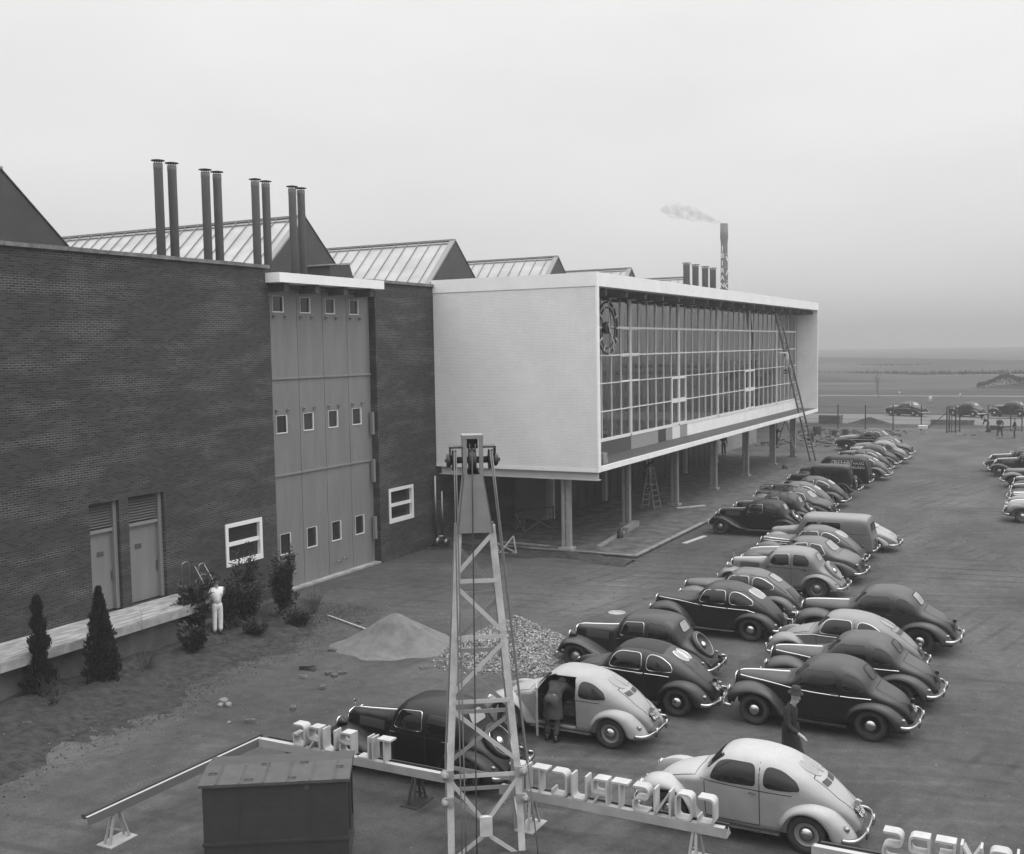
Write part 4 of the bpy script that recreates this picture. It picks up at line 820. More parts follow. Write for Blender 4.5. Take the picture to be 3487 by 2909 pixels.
# sawtooth roofs
for i, ya in enumerate((26.9-2.25, 40.74, 54.5, 68.5, 82.4, 96.6)):
    z1 = 14.75; x1 = -31.98; x0 = -110; hw = 6.9; z0 = 8.5
    g = G()
    g.prism([(x1, ya-hw, z0), (x1, ya, z1), (x1, ya+hw, z0)], (-.2, 0, 0)); gable = fobj('gable', g, M['zinc'])
    g = G(); d = Vector((0, hw, z1-z0)).normalized(); nrm = Vector((0, -d.z, d.y))
    g.prism([Vector((x1+.05, ya-hw, z0))+nrm*.03, Vector((x1+.05, ya, z1))+nrm*.03, Vector((x1+.05, ya, z1))+nrm*.11, Vector((x1+.05, ya-hw, z0))+nrm*.11], (-.34, 0, 0)); fobj('gable_trim', g, M['trim'], parent=None)
    g = G(); n2 = Vector((0, d.z, d.y)); g.prism([Vector((x1+.03, ya+hw, z0))+n2*.02, Vector((x1+.03, ya, z1+.02))+n2*.02, Vector((x1+.03, ya, z1+.02))+n2*.06, Vector((x1+.03, ya+hw, z0))+n2*.06], (-78, 0, 0)); fobj('roof_slope', g, M['zinc'])
    g = G(); g.prism([Vector((x1-.3, ya-hw, z0))+nrm*.02, Vector((x1-.3, ya-.05, z1-.05))+nrm*.02, Vector((x1-.3, ya-.05, z1-.05))+nrm*.05, Vector((x1-.3, ya-hw, z0))+nrm*.05], (-78, 0, 0)); rl = fobj('glazed_roof', g, M['shedglass'])
    g = G()
    nb = 92 if i < 3 else 30
    for k in range(nb):
        x = x1-.75-k*.82; g.bar(Vector((x, ya-hw, z0))+nrm*.09, Vector((x, ya, z1))+nrm*.09, .032, .05, upv=nrm)
    for q in (.52, .03):
        P0 = Vector((x1-.3, ya-hw*q, z1-(z1-z0)*q))+nrm*.085; g.bar(P0, P0+Vector((-77, 0, 0)), .035, .05, upv=nrm)
    g.bar((x1, ya, z1+.08), (x1-77, ya, z1+.08), .22, .10); fobj('glazing_bars', g, M['trim'])
g = G(); g.prism([(-28.0, 37.25, 11.0), (-28.0, 39.25, 11.0), (-28.0, 38.66, 12.28), (-28.0, 37.3, 12.14)], (-1.6, 0, 0)); vt = fobj('roof_ventilator', g, M['zinc'])
g = G(); g.prism([(-27.97, 37.15, 12.14), (-27.97, 38.7, 12.30), (-27.97, 38.7, 12.34), (-27.97, 37.15, 12.18)], (-1.7, 0, 0)); fobj('ventilator_cap', g, M['trim'], parent=vt)
# tall folding door
panels = [29.41, 31.22, 32.71, 34.23, 35.715]
for i in range(4):
    y0, y1 = panels[i]+.012, panels[i+1]-.012
    holes = [(y0+.20 if i else y0+.165, y0+.72, a, b) for a, b in ((9.96, 10.49), (5.68, 6.28), (1.35, 2.05))]
    if i == 0: holes = [(29.92, 30.44, a, b) for a, b in ((9.96, 10.49), (5.68, 6.28), (1.35, 2.05))]
    g = wall_with_holes(y0, y1, 10.86, holes, XD, XD-.07); lf = fobj('door_leaf', g, M['doorpanel'])
    for h in holes:
        g = G(); g.span((XD-.05, h[0], h[2]), (XD-.04, h[1], h[3])); pw = fobj('door_window', g, M['glassdark'], parent=None)
        pw.parent = lf; 
        g = G(); t = .035
        for q in (((XD-.05, h[0]-t, h[2]-t), (XD+.025, h[1]+t, h[2])), ((XD-.05, h[1], h[2]), (XD+.025, h[1]+t, h[3])), ((XD-.05, h[0]-t, h[3]), (XD+.012, h[1]+t, h[3]+.012)), ((XD-.05, h[0]-.012, h[2]), (XD+.012, h[0], h[3]))): g.span(*q)
        fr = fobj('window_frame', g, M['whitepaint'], parent=lf)
    for z in (9.78, 6.46):
        for yy in (holes[0][0], holes[0][1]+.1):
            g = G(); g.box((XD+.03, yy, z), (.06, .11, .11)); g.box((XD+.065, yy, z), (.02, .05, .05), mi=1); fobj('roller_bracket', g, M['rail'], M['seam'], parent=lf)
    for z in (4.17, 7.6):
        g = G(); g.span((XD, y0, z-.035), (XD+.05, y1, z+.03)); fobj('door_rail', g, M['rail'], parent=lf)
for nm_, a, b in (('panel_gap_backing', 29.74, 35.72),):
    g = G(); g.span((XD-.12, a-.34, 0), (XD-.08, b, 10.9)); fobj('door_backing', g, M['seam'])
g = G(); g.span((-25.1, 29.42, .0), (-24.72, 35.9, .07)); fobj('door_sill', g, M['concrete'])
g = G(); g.tube([(-24.9, 33.05, .55), (-24.85, 33.05, .55), (-24.85, 33.2, .5)], .03, 6); g.tube([(-24.9, 33.45, .6), (-24.85, 33.45, .6), (-24.85, 33.6, .55)], .03, 6); fobj('door_bolt', g, M['alum'])
for z in (1.0, 3.3, 5.2):
    g = G(); g.span((-24.93, 35.5, z), (-24.80, 35.62, z+.9)); fobj('door_hinge', g, M['rail'])
# canopy over the door with its dark brackets
g = G(); g.span((-25.6, 29.22, 10.91), (-24.08, 35.5, 11.24)); fobj('canopy', g, M['fascia'])
g = G()
for y in (29.8, 31.5, 33.2, 34.9): g.span((-25.0, y-.12, 10.62), (-24.25, y+.12, 10.905))
g.span((-25.05, 29.75, 10.75), (-24.86, 35.7, 10.905)); fobj('canopy_bracket', g, M['soffit'])
# plant-room doors with louvred heads
for y0, y1, zt in ((21.36, 22.44, 4.31), (22.79, 24.19, 4.34)):
    g = G(); g.span((-25.02, y0+.05, 1.12), (-24.95, y1-.12, 3.42)); dr = fobj('door', g, M['doorpanel'])
    g = G(); g.span((-24.95, y0+.42, 2.72), (-24.935, y0+.66, 2.86)); fobj('notice_plate', g, M['panel_dark'], parent=dr)
    g = G(); g.bar((-24.93, y1-.17, 1.95), (-24.93, y1-.17, 2.25), .03, .04); fobj('handle', g, M['alum'], parent=dr)
    g = G(); g.span((-25.05, y1-.12, 1.12), (-24.82, y1, zt)); g.span((-25.05, y0, 3.42), (-24.86, y1-.12, 3.52)); g.span((-25.05, y0, 1.12), (-24.9, y0+.05, 3.42)); fobj('door_frame', g, M['rail'], parent=dr)
    g = G()
    n = 9
    for k in range(n): g.box((-24.9, (y0+y1-.12)/2, 3.56+(zt-3.6)*(k+.5)/n), (.075, y1-y0-.12, .014), Matrix.Rotation(R(38), 3, 'Y'))
    g.span((-25.1, y0, 3.5), (-25.06, y1, zt), mi=1); fobj('louvre', g, M['louvre'], M['black'])
# white framed windows
for y0, y1 in ((26.8, 28.6), (36.33, 38.15)):
    z0, z1 = 1.49, 2.91; t = .13; g = G()
    for a, b in (((y0, z0), (y1, z0+.16)), ((y0, z1-t), (y1, z1)), ((y0, z0+.16), (y0+t, z1-t)), ((y1-t, z0+.16), (y1, z1-t))): g.span((-24.86, a[0], a[1]), (-24.665, b[0], b[1]))
    g.span((-24.84, y0+t, 2.15), (-24.70, y1-t, 2.27)); fr = fobj('window_frame', g, M['whitepaint'])
    for a, b in ((z0+.16, 2.15), (2.27, z1-t)):
        g = G(); g.span((-24.81, y0+t, a), (-24.80, y1-t, b)); fobj('pane', g, M['glassdark'], parent=fr)
    g = G(); g.span((-25.1, y0, z0), (-25.05, y1, z1)); fobj('blind', g, M['room'], parent=fr)
# loading dock
dock = thing('loading_dock', 'long concrete loading dock along the foot of the brick wall', 'dock', (-24, 18, 0))
g = G(); g.span((-.698, -12, .86), (.88, 6.55, 1.10)); g.obj('platform', M['concretetop'], parent=dock)
g = G(); g.span((.881, -12, .84), (.90, 6.55, 1.075)); g.obj('edge', M['concrete'], parent=dock)
g = G(); g.span((-.69, -11.9, 0), (.55, 6.45, .86)); g.obj('base', M['darkconcrete'], parent=dock)
for i, y in enumerate((24.42, 25.12)):
    g = G(); g.tube(catmull([(-24.3, y, .2), (-24.3, y, 1.1), (-24.3, y, 1.95-i*.17), (-24.3, y+.07, 2.10-i*.17), (-24.3, y+.24, 2.10-i*.17), (-24.3, y+.31, 1.95-i*.17), (-24.3, y+.31, 1.1), (-24.3, y+.31, .2)], 30), .02, 6)
    tag(g.obj('hand_rail', M['alum']), ('pale hoop handrail at the dock end, nearer the grey doors', 'pale hoop handrail at the dock end, beside the ladder')[i], 'handrail', 'hoop handrails at the dock end')

# ------------------------------------------------------------------ flues on the roof, in pairs
def flue(x, y, label, z0=8.5, z1=15.15, r=.155):
    t = thing('flue', label, 'chimney', (x, y, z0), 0, 'roof flues'); h = z1-z0
    g = G(); g.lathe([(r, 0), (r, h-.25), (r*1.04, h-.24), (r*1.04, h-.06), (r*.8, h-.06)], 20); g.obj('pipe', M['pipe'], parent=t)
    g = G(); g.lathe([(.02, h+.08), (r*1.5, h+.04), (r*1.5, h+.02), (.02, h+.02)], 20)
    for k in range(4): a = k*PI/2+.4; g.tube([(r*.8*math.cos(a), r*.8*math.sin(a), h-.1), (r*.8*math.cos(a), r*.8*math.sin(a), h+.03)], .015, 5)
    g.obj('rain_cap', M['zinc'], parent=t); return t
ords = ['leftmost roof flue, first of the front pair', 'second roof flue from the left', 'third roof flue from the left', 'fourth roof flue from the left', 'fifth roof flue from the left, beside the gable', 'sixth roof flue from the left, beside the gable', 'seventh roof flue from the left, in front of the dark gable', 'eighth roof flue from the left, in front of the dark gable',
        'far flue behind the white building, leftmost of four', 'far flue behind the white building, second of four', 'far flue behind the white building, third of four', 'far flue behind the white building, nearest the smokestack']
for y, lb in zip((27.78, 28.42, 30.05, 30.65, 32.72, 33.33, 34.93, 35.48, 84.3, 86.6, 89.2, 91.4), ords): flue(-28, y, lb, r=.155 if y < 50 else .26, z1=15.1)

# ------------------------------------------------------------------ white hall on columns
hall = thing('white_office_hall', 'white box shaped hall on columns with a long window wall', 'building', (-17.05, 40.1, 0)); HO = Vector(hall.location)
def hobj(name, g, *m_, parent=None, **k):
    bmesh.ops.translate(g.bm, vec=-HO, verts=g.bm.verts); return g.obj(name, *m_, parent=parent or hall, **k)
Y0, Y1, XO, XG = 40.1, 81.7, -17.05, -18.56
g = G(); g.span((XO, Y0, 3.62), (-24.75, Y0+.25, 10.95)); hobj('end_wall', g, M['whitebrick'])
g = G(); g.span((XO+.002, Y0-.012, 3.46), (-24.75, Y0+.24, 3.62)); hobj('end_wall_base', g, M['white'])
g = G(); g.span((XO+.008, Y0-.02, 3.62), (XO-.06, Y0+.24, 10.95)); hobj('corner_edge', g, M['white'])
g = G(); g.span((XO, Y1-.15, 3.7), (-24.75, Y1, 10.95)); hobj('far_end_wall', g, M['white'])
g = G(); g.span((XO+.01, Y0-.03, 10.95), (-24.75, Y1+.05, 11.5)); hobj('roof_slab', g, M['fascia'])
g = G(); g.span((XO+.003, Y0+.25, 3.46), (-24.7, Y1+.03, 3.68)); hobj('floor_slab', g, M['white'])
g = G(); g.span((XO-.08, Y0+.26, 3.68), (XG+.02, Y1-.16, 3.694)); hobj('ledge', g, M['panel_dark'])
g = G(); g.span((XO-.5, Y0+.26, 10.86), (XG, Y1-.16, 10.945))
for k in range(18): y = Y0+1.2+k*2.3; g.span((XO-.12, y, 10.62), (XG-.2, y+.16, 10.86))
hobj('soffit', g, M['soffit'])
# I-beam at the near end and edge beams along the length
g = G(); g.span((-24.55, Y0+.05, 3.42), (-17.1, Y0+.3, 3.459)); g.span((-24.55, Y0+.16, 3.15), (-17.12, Y0+.19, 3.42)); g.span((-24.6, Y0+.02, 3.12), (-17.08, Y0+.33, 3.15)); hobj('steel_beam', g, M['steel'])
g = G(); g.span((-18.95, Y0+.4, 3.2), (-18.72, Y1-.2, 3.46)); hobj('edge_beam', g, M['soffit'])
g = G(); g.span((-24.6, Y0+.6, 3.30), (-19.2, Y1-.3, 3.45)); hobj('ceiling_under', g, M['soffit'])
JO = [40.55+6.93*k for k in range(7)]                 # column / bay lines
for k, y in enumerate(JO):
    yy = min(max(y, 40.72), 81.3)
    g = G(); g.prism([(p[0]-18.90, p[1]+yy, .22) for p in roundpoly([(-.10, -.13), (.085, -.13), (.085, .13), (-.10, .13)], .08)], (0, 0, 2.98)); g.prism([(p[0]-18.69, p[1]+yy, .22) for p in roundpoly([(-.085, -.13), (.10, -.13), (.10, .13), (-.085, .13)], .03)], (0, 0, 2.98))
    for z in (.4, 1.2, 2.0, 2.8): g.span((-18.84, yy-.09, z), (-18.75, yy+.09, z+.12))
    g.span((-18.86, yy-.08, 3.0), (-18.73, yy+.08, 3.2)); c = hobj('column', g, M['column'])
    g = G(); g.span((-19.08, yy-.28, .0), (-18.5, yy+.28, .2)); g.span((-19.0, yy-.2, .2), (-18.58, yy+.2, .225)); hobj('column_base', g, M['concrete'], parent=c)
# window wall: six bays of six panes across and five rows
RW = [4.41, 5.67, 6.91, 8.14, 9.38, 10.72]
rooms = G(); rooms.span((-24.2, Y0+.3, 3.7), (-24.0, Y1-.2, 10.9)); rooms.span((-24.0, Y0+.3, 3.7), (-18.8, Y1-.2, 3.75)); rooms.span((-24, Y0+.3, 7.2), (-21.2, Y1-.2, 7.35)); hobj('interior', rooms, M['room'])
gm = bpy.data.materials.new('hall_glass'); gm.use_nodes = True; n_ = gm.node_tree.nodes; l_ = gm.node_tree.links
ou = n_['Material Output']; n_.remove(n_['Principled BSDF']); gl = n_.new('ShaderNodeBsdfGlossy'); gl.inputs['Roughness'].default_value = .02; gl.inputs['Color'].default_value = (.9, .9, .9, 1)
tr = n_.new('ShaderNodeBsdfTransparent'); tr.inputs[0].default_value = (.92, .92, .92, 1); fr_ = n_.new('ShaderNodeFresnel'); fr_.inputs[0].default_value = 3.1; ms = n_.new('ShaderNodeMixShader')
l_.new(fr_.outputs[0], ms.inputs[0]); l_.new(tr.outputs[0], ms.inputs[1]); l_.new(gl.outputs[0], ms.inputs[2]); l_.new(ms.outputs[0], ou.inputs[0])
rnd = random.Random(4)
for b in range(6):
    ya, yb = JO[b], min(JO[b+1], Y1-.16)
    if b == 0: ya = Y0+.26
    cols = [ya+(JO[b+1]-JO[b])/6*k for k in range(7)] if b else [JO[0]+6.93/6*k for k in range(7)]
    cols = [c for c in cols if c <= yb+.01]
    g = G(); mw = .028
    for c in cols[1:-1]: g.span((XG-.05, c-mw/2, RW[0]), (XG+.05, c+mw/2, RW[-1]))
    g.span((XG-.07, cols[0]+.03, RW[0]), (XG+.07, cols[0]+.10, RW[-1])); g.span((XG-.07, cols[-1]-.10, RW[0]), (XG+.07, cols[-1]-.03, RW[-1]))
    for i, z in enumerate(RW):
        hh = (.07, .022, .02, .03, .045, .06)[i]
        if z: g.span((XG-.052, cols[0]+.10, z-hh), (XG+.052, cols[-1]-.10, z+hh))
    # opening lights have heavier frames
    for ci in ((0,) if b in (1, ) else ()) + ((5,) if b in (0,) else ()):
        for r_ in (2, 3):
            a, c = cols[ci], cols[ci+1]; z0, z1 = RW[r_], RW[r_+1]
            for q in (((a+.10, z0+.02), (c-.02, z0+.06)), ((a+.10, z1-.08), (c-.02, z1-.03))): g.span((XG-.03, q[0][0], q[0][1]), (XG+.03, q[1][0], q[1][1]))
    for ci in {1: (5,), 2: (0,), 3: (5,), 4: (0,)}.get(b, ()):
        for r_ in (0, 1):
            a, c = cols[ci], cols[ci+1]; z0, z1 = RW[r_], RW[r_+1]; t = .11
            for q in (((a, z0), (c, z0+t)), ((a, z1-t), (c, z1)), ((a, z0+t), (a+t, z1-t)), ((c-t, z0+t), (c, z1-t))): g.span((XG-.058, q[0][0], q[0][1]), (XG+.058, q[1][0], q[1][1]))
    w_ = hobj('window_bay', g, M['whitepaint'])
    g = G(); g.poly([(XG, ya, RW[0]), (XG, yb, RW[0]), (XG, yb, RW[-1]), (XG, ya, RW[-1])]); hobj('pane', g, gm, parent=w_, recalc=False)
    g = G(); g.span((XG-.09, cols[-1]-.03, RW[0]-.05), (XG-.02, cols[-1]+.03, RW[-1])); hobj('expansion_joint', g, M['seam'], parent=w_)
    # half-drawn curtains between the panes, folded
    g = G()
    for k in range(len(cols)-1):
        a = cols[k]+(.08 if rnd.random() < .6 else .55); wd = rnd.uniform(.3, .55); rows = [[], []]
        top = 10.6; bot = 3.9
        for q in range(13):
            y = a+wd*q/12; x = XG-.45+.05*math.sin(q*1.6); rows[0].append((x, y, bot)); rows[1].append((x, y, top))
        g.grid(rows)
    hobj('curtain', g, M['curtain'], parent=w_, recalc=False)
pan = [(40.36, 47.5, 'panel_dark'), (47.5, 51.2, 'panel_mid'), (51.2, 52.35, 'panel_black'), (52.35, 53.35, 'panel_mid'), (53.35, 54.55, 'whitepaint'), (54.55, 55.75, 'panel_mid'), (55.75, 81.5, 'white')]
for a, b, mm_ in pan:
    g = G(); g.span((XG-.02, a+.004, 3.694), (XG+.03, b-.004, 4.33)); hobj('spandrel_panel', g, M[mm_])
# clock hung before the first bay
ck = thing('wall_clock', 'large ring clock with bar marks hung before the window wall of the white hall', 'clock', (-18.2, 43.95, 9.34))
g = G()
for r_, rr in ((1.12, .05), (.88, .042)): g.tube([(0, r_*math.sin(a*PI/32), r_*math.cos(a*PI/32)) for a in range(65)], rr, 6, cap=False)
g.obj('ring', M['castiron'], parent=ck)
for k in range(12):
    a = k*PI/6; g = G(); g.bar((.07, .86*math.sin(a), .86*math.cos(a)), (.07, 1.16*math.sin(a), 1.16*math.cos(a)), .075, .03, upv=(1, 0, 0)); g.obj('hour_mark', M['steel'], parent=ck)
g = G(); g.lathe([(.26, -.12), (.26, .06), (.02, .06)], 24, 'X'); g.obj('hub', M['castiron'], parent=ck)
g = G(); a = R(141); g.bar((.09, -.25*math.sin(a), -.25*math.cos(a)), (.09, 1.05*math.sin(a), 1.05*math.cos(a)), .075, .02, upv=(1, 0, 0)); g.obj('minute_hand', M['steel'], parent=ck)
g = G(); a = R(-8); g.bar((.11, -.2*math.sin(a), -.2*math.cos(a)), (.11, .68*math.sin(a), .68*math.cos(a)), .10, .02, upv=(1, 0, 0)); g.obj('hour_hand', M['steel'], parent=ck)
g = G()
for y in (-.5, .5): g.bar((-.36, y, .0), (0, y*1.7, .0), .04, .04)
g.obj('bracket', M['castiron'], parent=ck)
# pale block on the ledge
g = G(); g.prism([(-17.6, 41.0, 3.70), (-17.2, 41.0, 3.70), (-17.22, 41.0, 4.15), (-17.58, 41.0, 4.13)], (0, .45, 0)); tag(g.obj('wooden_crate', M['timber']), 'small pale wooden crate on the ledge of the white hall by the corner', 'crate')

# ground floor behind the columns
low = thing('glazed_entrance_wall', 'dark panelled ground floor wall with pale posts under the white hall', 'wall', (-23, 48, 0)); LO = Vector(low.location)
def lobj(name, g, *m_, **k):
    bmesh.ops.translate(g.bm, vec=-LO, verts=g.bm.verts); return g.obj(name, *m_, parent=low, **k)
g = G(); g.span((-24.7, 47.4, 0), (-22.95, 47.7, 3.3)); lobj('side_wall', g, M['greywall'])
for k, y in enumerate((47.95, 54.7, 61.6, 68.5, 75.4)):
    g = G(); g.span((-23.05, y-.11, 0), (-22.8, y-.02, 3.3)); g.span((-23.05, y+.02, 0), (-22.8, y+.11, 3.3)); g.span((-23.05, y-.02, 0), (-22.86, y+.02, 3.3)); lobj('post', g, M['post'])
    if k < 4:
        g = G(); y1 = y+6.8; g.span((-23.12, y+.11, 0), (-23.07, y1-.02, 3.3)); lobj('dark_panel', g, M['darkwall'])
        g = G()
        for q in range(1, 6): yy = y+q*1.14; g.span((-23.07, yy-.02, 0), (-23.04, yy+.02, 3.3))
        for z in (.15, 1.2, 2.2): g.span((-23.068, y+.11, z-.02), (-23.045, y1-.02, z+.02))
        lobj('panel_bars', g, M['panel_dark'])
g = G(); g.span((-24.6, 75.6, 0), (-23.0, 75.8, 3.3)); lobj('end_wall', g, M['greywall'])

# ------------------------------------------------------------------ smokestack with vertical lettering
st_ = thing('smokestack', 'tall smokestack with pale vertical letters fading into the mist', 'chimney', (-44.3, 150, 0))
g = G(); g.lathe([(.72, 0), (.55, 15), (.47, 22.6), (.5, 23.0), (.56, 23.6), (.54, 25.5), (.4, 25.5)], 28); g.obj('shaft', M['stack'], parent=st_)
def vert_text(s, x, z0, dz, size, dx=0, mt=None):
    out = []
    for i, ch in enumerate(s):
        T_ = Matrix(((1, 0, 0, 0), (0, 0, -1, 0), (0, 1, 0, 0), (0, 0, 0, 1)))
        out.append(words(st_, ch, size, M['ring'], Matrix.Rotation(R(-16), 4, 'Z') @ Matrix.Translation((x, -.66, z0-dz*i)) @ T_, 'lettering', .03))
vert_text('JBIRANDE', .12, 22.0, 1.03, .95)
vert_text('VAO', 1.02, 20.4, 1.85, 1.2)
g = G()
for z in (21.2, 19.4, 17.5, 15.6): g.bar((.4, -.5, z), (1.3, -.5, z), .04, .04)
g.bar((1.3, -.5, 13), (1.3, -.5, 21.3), .05, .05); g.obj('letter_frame', M['ring'], parent=st_)
# smoke: thin overlapping puffs drifting left
sm = bpy.data.materials.new('smoke'); sm.use_nodes = True; n_ = sm.node_tree.nodes; l_ = sm.node_tree.links; b_ = n_['Principled BSDF']; b_.inputs['Base Color'].default_value = (.12, .12, .12, 1); b_.inputs['Roughness'].default_value = 1; b_.inputs['Specular IOR Level'].default_value = 0
lw = n_.new('ShaderNodeLayerWeight'); lw.inputs[0].default_value = .5; iv = n_.new('ShaderNodeMapRange'); iv.inputs[1].default_value = 0; iv.inputs[2].default_value = .7; iv.inputs[3].default_value = 1; iv.inputs[4].default_value = 0; l_.new(lw.outputs['Facing'], iv.inputs[0])
t_ = n_.new('ShaderNodeTexCoord'); z_ = n_.new('ShaderNodeTexNoise'); z_.inputs['Scale'].default_value = .8; z_.inputs['Detail'].default_value = 5; l_.new(t_.outputs['Object'], z_.inputs['Vector'])
r_ = n_.new('ShaderNodeMapRange'); r_.inputs[1].default_value = .35; r_.inputs[2].default_value = .7; r_.inputs[3].default_value = 0; r_.inputs[4].default_value = .30; l_.new(z_.outputs[0], r_.inputs[0])
q_ = n_.new('ShaderNodeMath'); q_.operation = 'MULTIPLY'; l_.new(iv.outputs[0], q_.inputs[0]); l_.new(r_.outputs[0], q_.inputs[1]); l_.new(q_.outputs[0], b_.inputs['Alpha'])
g = G(); rows = []
for i in range(25):
    t = i/24; r0 = .02+(.25+2.0*t**.8)*math.sin(PI*min(1, .10+.9*t))**.6 if i < 24 else .02; c_ = Vector((-.1-9.5*t, 0, 25.5+2.6*math.sin(t*1.5)))
    rows.append([c_+Vector((0, r0*math.cos(a*PI/12), r0*.8*math.sin(a*PI/12)*(1+.2*math.sin(t*19+a)))) for a in range(24)])
g.grid(rows, closed=True)
for f in g.bm.faces: f.smooth = True
o = g.obj('smoke', sm, recalc=False); o.location = (-44.3, 150, 0); tag(o, 'thin smoke drifting left from the top of the smokestack', 'smoke', kind='stuff')
# ------------------------------------------------------------------ the letter sign on its trestles (seen from behind: the words read from right to left)
LW, LH, LD, LT = .30, .45, .22, .035
def arc(cx, cy_, r, a0, a1, n=4): return [(cx+r*math.cos(R(a0+(a1-a0)*k/n)), cy_+r*math.sin(R(a0+(a1-a0)*k/n))) for k in range(n+1)]
w1, h1, q = LW-LT/2, LH-LT/2, .075; b0 = LT/2; mid = .235
def glyph(c):
    """strokes in normal reading direction: (points, closed)"""
    if c == 'C': return [([(w1, .33), (w1, h1-q)]+arc(w1-q, h1-q, q, 0, 90)+arc(b0+q, h1-q, q, 90, 180)+arc(b0+q, b0+q, q, 180, 270)+arc(w1-q, b0+q, q, 270, 360)+[(w1, .10)], 0)] if 0 else [([(w1, h1), (b0+q, h1)]+arc(b0+q, h1-q, q, 90, 180)+arc(b0+q, b0+q, q, 180, 270)+[(w1-.02, b0), (w1, b0+.03), (w1, b0+.10)], 0)]
    if c == 'O': return [(arc(w1-q, h1-q, q, 0, 90)+arc(b0+q, h1-q, q, 90, 180)+arc(b0+q, b0+q, q, 180, 270)+arc(w1-q, b0+q, q, 270, 360), 1)]
    if c == 'N': return [([(b0, 0), (b0, LH)], 0), ([(w1, 0), (w1, LH)], 0), ([(b0+.02, h1-.03), (w1-.02, b0+.03)], 0)]
    if c == 'M': return [([(b0, 0), (b0, LH)], 0), ([(w1, 0), (w1, LH)], 0), ([(b0+.02, h1-.03), (LW/2, .2), (w1-.02, h1-.03)], 0)]
    if c == 'S': return [([(w1, h1), (b0+q, h1)]+arc(b0+q, h1-q, q, 90, 180)+arc(b0+q, mid+q, q, 180, 270)+arc(w1-q, mid-q, q, 90, 0)+arc(w1-q, b0+q, q, 0, -90)+[(b0, b0)], 0)]
    if c == 'T': return [([(0, h1), (LW, h1)], 0), ([(LW/2, 0), (LW/2, h1-b0)], 0)]
    if c == 'R': return [([(b0, 0), (b0, h1), (w1-q, h1)]+arc(w1-q, h1-q, q, 90, 0)+arc(w1-q, mid-.05+q, q, 0, -90)+[(b0+b0, mid-.05)], 0), ([(.15, mid-.06), (w1, .0)], 0)]
    if c == 'U': return [([(b0, LH), (b0, b0+q)]+arc(b0+q, b0+q, q, 180, 270)+arc(w1-q, b0+q, q, 270, 360)+[(w1, LH)], 0)]
    if c == 'H': return [([(b0, 0), (b0, LH)], 0), ([(w1, 0), (w1, LH)], 0), ([(b0*2, mid), (w1-b0, mid)], 0)]
    if c == 'I': return [([(b0, 0), (b0, LH)], 0)]
    if c == 'E': return [([(w1, h1), (b0, h1), (b0, b0), (w1, b0)], 0), ([(b0*2, mid), (w1-.05, mid)], 0)]
    if c == 'L': return [([(b0, LH), (b0, b0), (w1, b0)], 0)]
    if c == 'B': return [([(b0, 0), (b0, h1), (w1-q, h1)]+arc(w1-q, h1-q, q, 90, 0)+arc(w1-q, mid+q, q, 0, -90)+[(b0+b0, mid)], 0), ([(w1-q, mid)]+arc(w1-q, mid-q, q, 90, 0)+arc(w1-q, b0+q, q, 0, -90)+[(b0+b0, b0)], 0)]
    if c == 'G': return [([(w1, h1), (b0+q, h1)]+arc(b0+q, h1-q, q, 90, 180)+arc(b0+q, b0+q, q, 180, 270)+arc(w1-q, b0+q, q, 270, 360)+[(w1, mid), (w1-.12, mid)], 0)]
def letter(c, x, y, z, par, po, w_=None):
    """x is the left end in the view from the yard side, the glyph is mirrored because it faces away"""
    wd = LT if c == 'I' else LW; g = G()
    for pts, cl_ in glyph(c): g.ribbon2([(p[0]-0, p[1]) for p in pts], LT, lambda p: Vector((x+wd-p[0], y, z+p[1]))-po, (0, LD, 0), closed=bool(cl_))
    return g.obj('letter', M['letter'], parent=par)
def trestle(par, po, x, y, h, mt):
    g = G()
    for dx, dy in ((-.16, -.22), (-.16, .22), (.16, -.22), (.16, .22)): g.bar(Vector((x+dx*.15, y+dy*.3, h))-po, Vector((x+dx*.4, y+dy, .02))-po, .045, .03)
    g.bar(Vector((x, y-.14, h*.55))-po, Vector((x, y+.2, .1))-po, .02, .03); g.box(Vector((x, y, .012))-po, (.36, .6, .02)); g.obj('leg', mt, parent=par)
YB = 16.62
def beam_sign(label, xa, xb, legs, letters, legm='beam', endplates=True):
    t = thing('letter_sign', label, 'sign', ((xa+xb)/2, YB+.1, 0), 0, 'letter signs on trestles'); po = Vector(t.location)
    g = G(); a = Vector((xa, YB, .53))-po; b = Vector((xb, YB, .69))-po
    g.span((a.x, a.y, a.z), (b.x, a.y+.012, b.z)); g.span((a.x, a.y+.012, a.z), (b.x, a.y+.24, a.z+.012)); 
    if endplates:
        for xx in (a.x, b.x-.012): g.prism([(xx, a.y+.012, a.z+.012), (xx, a.y+.23, a.z+.012), (xx, a.y+.12, b.z-.01)], (.012, 0, 0))
    g.obj('beam', M['beam'], parent=t)
    g = G(); g.span((a.x+.03, a.y+.012, b.z-.012), (b.x-.05, a.y+.11, b.z)); g.obj('top_flange', M['beamtop'], parent=t)
    g = G(); g.span((a.x+.1, a.y+.205, b.z-.03), (b.x-.02, a.y+.24, b.z)); g.obj('back_rail', M['castiron'], parent=t)
    for c, x in letters: letter(c, x, YB, .69, t, po)
    for lx in legs: trestle(t, po, lx, YB+.1, .53, M[legm])
    return t
beam_sign('middle letter beam, seen from behind, in front of the nearest pale car', -9.08, -4.9, (-8.5, -5.45), [(c, x) for c, x in zip('CONSTRUCTIE', (-5.40, -5.78, -6.15, -6.53, -6.91, -7.28, -7.66, -8.04, -8.42, -8.54, -8.88))])
t = beam_sign('left letter beam with a side wing, behind the dark metal box', -14.64, -10.25, (-10.9, -13.9), [(c, x) for c, x in zip('TILBURG', (-11.71, -11.84, -12.20, -12.61, -13.00, -13.37, -13.74))], legm='castiron')
